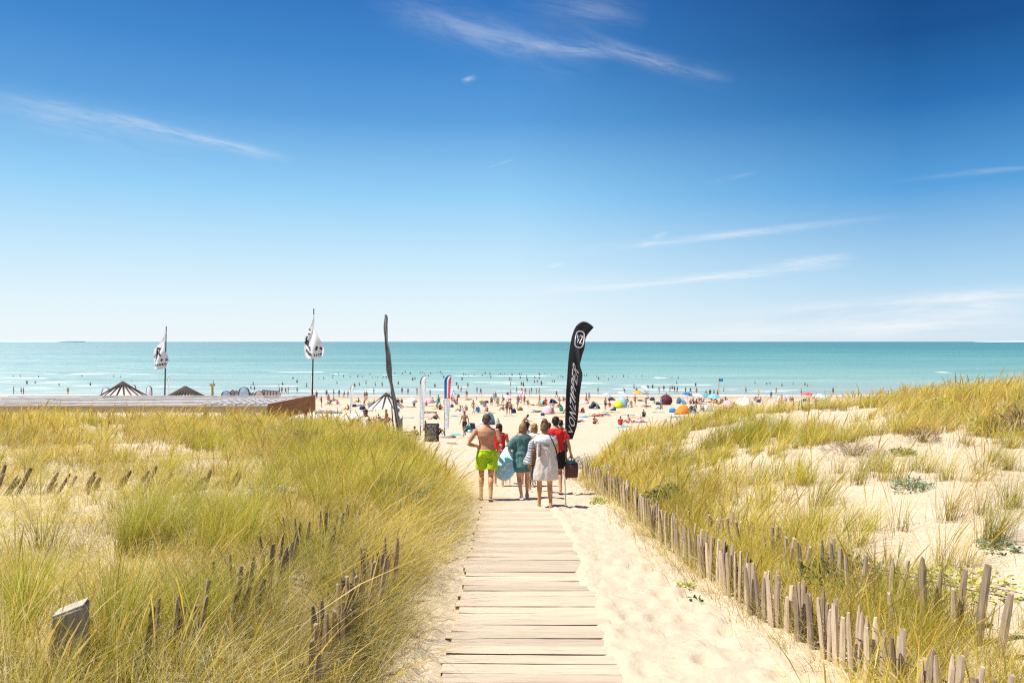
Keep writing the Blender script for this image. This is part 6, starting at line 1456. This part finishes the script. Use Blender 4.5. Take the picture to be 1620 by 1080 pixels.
tent(1077.5, 638.5, 16, .68, [CLB, CLB], 'pale blue dome with dark hoop behind the orange shelter', -1.2)
tent(1079, 654, 23, .62, [CO, CO], 'bright orange pop-up shelter just beyond the dune grass', 2.1)
tent(1096, 653, 14, .85, [CB, CT], 'sky blue dome touching the orange shelter', -1.0)
tent(1121, 650, 18, .6, [CG], 'grey shelter half hidden by the dune, beyond the row of dark pickets', 1.6)
tent(1151, 645, 21, .58, [CP, CP], 'big pale pink shelter beyond the dune crest', 2.75)
tent(1177, 641, 29, .45, [CCR, CCR], 'very wide cream shelter beyond the dune crest', 2.75)
tent(1236, 634, 18, .5, [CLI, CP], 'pale lilac shelter left of the red parasol', 2.75)
tent(771, 671, 23, .85, [CLB, CW], 'pale blue dome partly hidden behind the head of the man in lime shorts', 0.75)
tent(925, 638, 13, .4, [CP], 'low pink shelter between the black flag and the grey dome', 2.75)
tent(742, 683, 12, 1.0, [CT], 'turquoise square windbreak next to the walking man in black trunks', -.6, 'windbreak')
tent(1133, 637, 10, .55, [CO], 'tiny orange shelter under the light blue parasol', 1.6)
def par(px, py, rpx, cols, label, tilt=(0, 0), hgt=1.75, drop=.35):
    p = hit(px, py); return parasol(px, py, rpx * p.y / F, hgt, drop, cols, label, tilt, 16)
par(1054, 640, 9.5, [CBU, C_('burgundy2', (.11, .02, .035))], 'burgundy parasol tipped over to face the dune', (1.2, -.15), .82, .40)
par(1088, 638, 9, [CB, CN], 'dark blue parasol above the pale blue dome', (.15, .1), 1.7, .4)
par(1104, 639, 9, [CW, CCR], 'white parasol next to the dark blue one', (.2, 0), 1.6, .35)
par(1129, 643, 9.5, [CLB, CT], 'light blue parasol left of the pale pink shelter', (.2, -.1), 1.7, .5)
par(1279, 640, 13, [CR, C_('red2', (.74, .16, .16))], 'red parasol at the dune crest, largest of the bright parasols', (.1, .08), 1.75, .5)
par(1297, 643, 12, [CLB, CW], 'light blue parasol beside the red one', (.1, .12), 1.7, .5)
par(802, 640, 8, [CW, CP], 'pale open parasol standing behind the reddish couple', (.3, 0), 1.5, .3)
par(984, 633, 7, [CW, CLB], 'small pale parasol just behind the lime green shelter', (.2, 0), 1.5, .3)
par(1020, 619.5, 6, [CW, CCR], 'small white parasol near the water before the burgundy one', (.3, 0), 1.2, .3)

# towels, bags, chairs
def towel(px, py, col, label, w=.9, l=1.8, rz=None):
    p = hit(px, py); n0 = Vector((0, gz(p.x, p.y + .5) - gz(p.x, p.y - .5), 0)); root_rz = rz if rz is not None else RND.uniform(-1.2, 1.2)
    V = lambda a, b: Vector(((a - .5) * l, (b - .5) * w, .025 + .015 * math.sin(a * 9 + b * 7)))
    me = npmesh('towel', [tuple(V(a / 8, b / 5)) for a in range(9) for b in range(6)], grid_faces(9, 6)); o = mkobj('towel', me, col); o.location = p; o.rotation_euler = (n0.y, 0, root_rz)
    m_ = o.modifiers.new('t', 'SOLIDIFY'); m_.thickness = .015; tag(o, label, 'towel', 'towels on the beach')
for q in [(944, 658.5, CR, 'red towel under a lying sunbather on open sand'), (956, 657, CLI, 'lilac blue towel with a lying sunbather beside the red towel'), (1032, 637.5, CLI, 'lilac towel below the black bag, left of the burgundy parasol'), (1012, 658.5, CLI, 'thin lilac towel beside the long-haired seated sunbather'), (533, 640, CP, 'pink towel under a seated sunbather by the bar end'), (518, 640.5, CG, 'grey towel by the bar end'), (730, 652, CLI, 'big pale lilac towel with people behind the tricolour flag'), (679, 654, CCR, 'pale towel under the sunbather right of the white feather flag'),
          (650, 643, CN, 'navy towel behind the white feather flag'), (678, 642, C_('mauve', (.30, .18, .22)), 'long dark mauve towel behind the white feather flag'), (770, 650, CO, 'thin orange towel behind the lime shorts man'), (850, 660, CCR, 'pale towel left of the black flag, near the walkers'), (1000, 642.5, CP, 'pink towel under the seated couple right of the lime shelter'), (1022, 644, CG, 'grey towel under a lying sunbather, right of the lime shelter'), (905, 671, CLB, 'light blue towel at the foot of the dune grass'), (925, 659, CB, 'blue towel right of the black flag'), (925, 668, CW, 'white towel right of the black flag, nearest the dune'),
          (938, 652, CW, 'white towel in front of the grey dome'), (735, 655, CP, 'faded pink towel in front of the lilac one'), (690, 676, CLB, 'sky blue towel spread just beyond the chalkboard'), (985, 675, CT, 'turquoise towel at the edge of the right dune grass'), (893, 636, CB, 'blue towel left of the black flag, far down the sand'), (806, 658, CG, 'grey towel at the feet of the reddish couple'), (570, 666, CW, 'white mat on the sand left of the straw beach parasol'), (556, 668, CLB, 'bluish mat left of the straw beach parasol'), (726, 688, CT, 'turquoise mat behind the walking man in black trunks'), (795, 640, C_('mauve', (.3, .18, .22)), 'dark towel left of the reddish couple'), (912, 641, CG, 'grey towel behind the low pink shelter')]:
    towel(*q)
_r = random.Random(5); _TC = [('faded blue', CB), ('pale pink', CP), ('white', CW), ('lilac', CLI), ('orange', CO), ('grey', CG), ('turquoise', CT), ('dark mauve', C_('mauve', (.3, .18, .22)))]
_seen = {}
for i in range(40):
    x = _r.choice([_r.uniform(510, 700), _r.uniform(700, 900), _r.uniform(915, 1075)]); y = _r.uniform(633, 662); nm, c_ = _r.choice(_TC); g_ = next(k for k, q in enumerate(GAPS) if x < q[0]); _seen[(nm, g_)] = _seen.get((nm, g_), []) + [(x, y, c_)]
for (nm, g_), L in _seen.items():
    for i, (x, y, c_) in enumerate(sorted(L)): towel(x, y, c_, '%s beach towel, %s%s' % (nm, (ORD[i] + ' ') if len(L) > 1 else '', GAPS[g_][1]))
par(826, 634, 7, [CR, CW], 'red and white parasol behind the walkers, near the waterline', (.2, 0), 1.7, .45)
par(716, 636, 7, [CB, CW], 'blue and white parasol right of the tricolour flag, near the waterline', (.2, 0), 1.7, .45)
par(1009, 634, 7.5, [CO, C_('yellow', (.75, .55, .08))], 'orange and yellow parasol between the lime green shelter and the burgundy parasol', (.2, 0), 1.7, .45)
par(1118, 641, 7.5, [CB, CT], 'blue and turquoise parasol just left of the light blue one', (.2, .1), 1.7, .45)
par(960, 640, 7, [CLB, CW], 'pale blue striped parasol left of the lime green shelter', (.2, .1), 1.7, .45)
def bagm(px, py, col, label, s=1.0):
    p = hit(px, py); root = empty('beach_bag', p, RND.uniform(-1, 1)); root.scale = [s] * 3; tag(root, label, 'bag')
    mb = MB(); mb.ring_loft([[(a * math.cos(2 * math.pi * k / 14), b * math.sin(2 * math.pi * k / 14), z) for k in range(14)] for z, a, b in ((-.02, .24, .14), (.05, .30, .18), (.2, .29, .16), (.33, .2, .08), (.36, .15, .05))]); mb.build('bag_body', col, root)
    mb = MB(); mb.tube([(-.14, 0, .3), (-.1, 0, .48), (.1, 0, .48), (.14, 0, .3)], .015, 6); mb.build('handle', col, root)
for q in [(560.5, 643, CN, 'dark bag on the sand right of the small white feather flag', 1.3), (573.5, 647.5, CN, 'black rucksack in front of the blue pop-up shelter', 1.7), (1032, 633, CN, 'black holdall beside the sunbather near the burgundy parasol', 1.8), (670.5, 653.5, CN, 'small dark bag right of the white feather flag', .9), (858.5, 657, CN, 'dark bag in front of the lilac shelter', 1.1), (812.5, 653, CN, 'black bag beside the reddish couple', 1.7), (823, 649, C_('olive', (.3, .26, .05)), 'olive bag at the feet of the bending bather', 1.5), (715, 643.5, CN, 'dark bag right of the tricolour flag', 1.4),
          (774, 668, CN, 'navy rucksack against the pale blue dome', 1.5), (934, 646, CN, 'black bag at the mouth of the grey dome', 1.3), (1041, 640, CN, 'dark bag under the burgundy parasol', 1.5), (689, 661, CN, 'dark bag behind the chalkboard', 1.0), (770, 637, CN, 'dark bag near the seated sunbather with long shadow', 1.3), (1064, 652, CB, 'blue bundle at the tip of the orange shelter', 1.8), (886, 644, CN, 'small black bag left of the black flag', 1.2), (1200, 636, CN, 'dark bag among the people beside the cream shelter', 1.5), (1156, 643, CN, 'dark rucksack in front of the pale pink shelter', 1.6)]:
    bagm(*q)
def chair(px, py, col, label, rz=0):
    p = hit(px, py); root = empty('beach_chair', p, rz); tag(root, label, 'chair'); fr = METAL
    sheet(lambda a, b: Vector(((a - .5) * .55, -.25 + .5 * b, .34 - .06 * math.sin(b * 3.14))), 6, 6, 'seat', col, root); sheet(lambda a, b: Vector(((a - .5) * .55, .25 + .22 * b, .34 + .55 * b)), 6, 6, 'backrest', col, root)
    for s in (-.29, .29):
        mb = MB(); mb.tube([(s, -.28, 0), (s, .22, .40), (s, .48, .92)], .014, 6); mb.build('frame', fr, root); mb = MB(); mb.tube([(s, .40, 0), (s, -.25, .36)], .014, 6); mb.build('leg', fr, root); mb = MB(); mb.box((s, 0, .56), (.05, .5, .03)); mb.build('armrest', col, root)
for q in [(757, 653, CB, 'blue folding chair behind the man in lime shorts', 2.9), (889, 653.5, C_('green', (.05, .36, .26)), 'green folding chair left of the black flag', .2), (788, 640, C_('yellow', (.75, .55, .08)), 'yellow folding chair behind the walkers', 2.6), (1272, 637, C_('green', (.05, .36, .26)), 'green folding chair under the red parasol', 3.0), (762.5, 641, CG, 'grey folding chair with a seated sunbather behind the lime shorts man', 3.0), (752, 684, CN, 'navy folding chair beside the turquoise windbreak', 2.5), (587, 645, CG, 'grey folding chair in front of the blue pop-up shelter', .4)]:
    chair(*q)

# chalkboard
p = hit(683, 698); p.z = gz(p.x, p.y); s = p.y / F; root = empty('chalkboard', p, -.12); tag(root, 'black A-frame chalkboard covered with rows of chalk writing, beside the path', 'chalkboard'); W_, H_ = 19 * s, 29 * s
for k, sg in ((0, -1), (1, 1)):
    R_ = Matrix.Rotation(-.16 * sg * -1, 3, 'X')
    mb = MB(); mb.box(Vector((0, sg * .17, H_ * .5)), (W_, .03, H_), Matrix.Rotation(.15 * sg, 3, 'X')); mb.build('panel', plain('slate', (.035, .032, .03), .7, .3, 20), root, False)
    for x in (-W_ / 2 - .015, W_ / 2 + .015): mb = MB(); mb.box(Vector((x, sg * .17, H_ * .5)), (.035, .045, H_ + .08), Matrix.Rotation(.15 * sg, 3, 'X')); mb.build('stile', plain('dark_frame', (.06, .045, .035), .8, .3, 20), root, False)
rr = random.Random(3); R_ = Matrix.Rotation(-.15, 3, 'X')
for row in range(13):
    mb = MB(); x = -W_ * .44; z = H_ * (.93 - row * .066)
    while x < W_ * .40:
        l = rr.uniform(.02, .07)
        if rr.random() < .85 and x + l < W_ * .46: mb.box(Vector((x + l / 2, 0, 0)), (l, .004, rr.choice([.018, .026, .034])))
        x += l + rr.uniform(.008, .035)
    o = mb.build('chalk_line', plain('chalk', (.42, .38, .33), .9, .3, 20), root, False); o.location = Vector((0, -.17, H_ * .5)) + R_ @ Vector((0, -.019, z - H_ * .5)); o.rotation_euler = (-.15, 0, 0)

# surfboards standing behind the bar
SURF = []
def surf(px, top, wpx, D, col, label, rz=0.0, leanx=0.0, base_=None):
    z0 = T_Z if base_ is None else base_; t = at(px, top, D); L = (t.z - z0); root = empty('surfboard', (t.x, D, z0), rz); tag(root, label, 'surfboard', 'surfboards behind the bar'); w = wpx * D / F / 2
    def out(k): return [(w * k * (1 - abs(2 * i / 24 - 1) ** 3.4) ** .5, L * (.5 + .5 * math.copysign(abs(2 * i / 24 - 1) ** .55, i - 12))) for i in range(25)]
    mb = MB(); P = out(1); ring = [(x, z) for x, z in P] + [(-x, z) for x, z in P[-2:0:-1]]
    mb.ring_loft([[(x * k, y, L / 2 + (z - L / 2) * k2) for x, z in ring] for y, k, k2 in ((-.035, .8, .97), (-.02, .95, .99), (.02, .95, .99), (.035, .8, .97))]); mb.build('deck', col, root)
    mb = MB(); mb.ring_loft([[(x * k, y, L / 2 + (z - L / 2) * k2) for x, z in ring] for y, k, k2 in ((-.028, .9, .992), (-.018, 1.12, 1.012), (.018, 1.12, 1.012), (.028, .9, .992))]); mb.build('rail', plain('dark_rail', (.07, .08, .10), .5), root)
    root.rotation_euler = (leanx, 0, rz); return root
SBW, SBS, SBL = plain('board_white', (.82, .78, .80), .3, .05, 2, 0, .6), plain('board_salmon', (.80, .52, .42), .3, .1, 2, 0, .6), plain('board_bluegrey', (.58, .62, .72), .3, .06, 2, 0, .6)
surf(168, 612.5, 14, 50, SBW, 'white board with dark rim at the near side of the larger straw parasol'); surf(236, 609.5, 9, 50, SBW, 'slim white board with dark rim just right of the larger straw parasol'); surf(212, 608, 7, 51, SBW, 'board tip showing over the slope of the larger straw parasol')
surf(358, 617.5, 15, 49, SBL, 'first grey blue board of the row, nearest the smaller straw parasol', .5)
for i, (x, t) in enumerate(((368, 616), (374, 617))): surf(x, t, 8, 49.3 + .1 * i, SBS, ('lower' if i else 'taller') + ' salmon board between the first grey blue board and the big one', .9)
surf(386, 611.5, 16, 49, SBL, 'big grey blue board, tallest in the row', .3)
for i, (x, t) in enumerate(((395, 619.5), (400, 620))): surf(x, t, 6, 49.4 + .1 * i, SBS, ('farther' if i else 'nearer') + ' of two short salmon boards just right of the big grey blue one', .9)
surf(410, 617.5, 14, 49, SBS, 'wide pale salmon board at the start of the closely stacked set', .4)
for i, x in enumerate((417, 421.5, 426, 431, 435.5, 440)): surf(x, 615.6 + .35 * i, 8, 49.2 + .12 * i, SBS, '%s of the closely stacked salmon boards, counted from the wide pale one' % ORD[i], .85)
# lookout post in the shallows and the small blue flag by the water
p = hit(336, 627); root = empty('lookout_post', p); tag(root, 'yellowish lookout post with a thin mast near the waterline, behind the bar', 'post'); s = p.y / F
mb = MB(); mb.tube([(0, 0, 0), (0, 0, 17 * s)], [.35, .25], 8); mb.build('tower', plain('yellow_wood', (.50, .40, .16), .8, .3, 2), root); mb = MB(); mb.box((0, 0, 17 * s + .3), (1.0, .9, .6)); mb.build('cabin', plain('yellow_wood', (.5, .4, .16)), root, False, .04); mb = MB(); mb.tube([(.2, 0, 17 * s), (.22, 0, 26 * s)], .06, 6); mb.build('mast', POLE, root)
p = hit(1137, 627); root = empty('beach_flag', p); tag(root, 'small blue flag on a thin orange post at the waterline', 'flag'); s = p.y / F
mb = MB(); mb.tube([(0, 0, -.5), (0, 0, 29 * s)], .09, 7); mb.build('pole', plain('orange_pole', (.55, .38, .18), .7), root); sheet(lambda a, b: Vector((1.0 * a, .08 * math.sin(a * 6), 29 * s - .7 * b)), 8, 5, 'cloth', CB, root)
# driftwood stick on the sand by the tricolour flag
p = hit(716, 702); root = empty('driftwood', p, -.5); tag(root, 'thin grey stick lying on the sand below the tricolour flag', 'stick'); mb = MB(); mb.tube([(-.45, .1, .03), (0, .02, .05), (.45, -.12, .03)], [.03, .04, .025], 7); mb.build('branch', MATS['old_post'], root); mb = MB(); mb.tube([(.05, .0, .05), (.2, .12, .10)], [.02, .012], 6); mb.build('twig', MATS['old_post'], root)
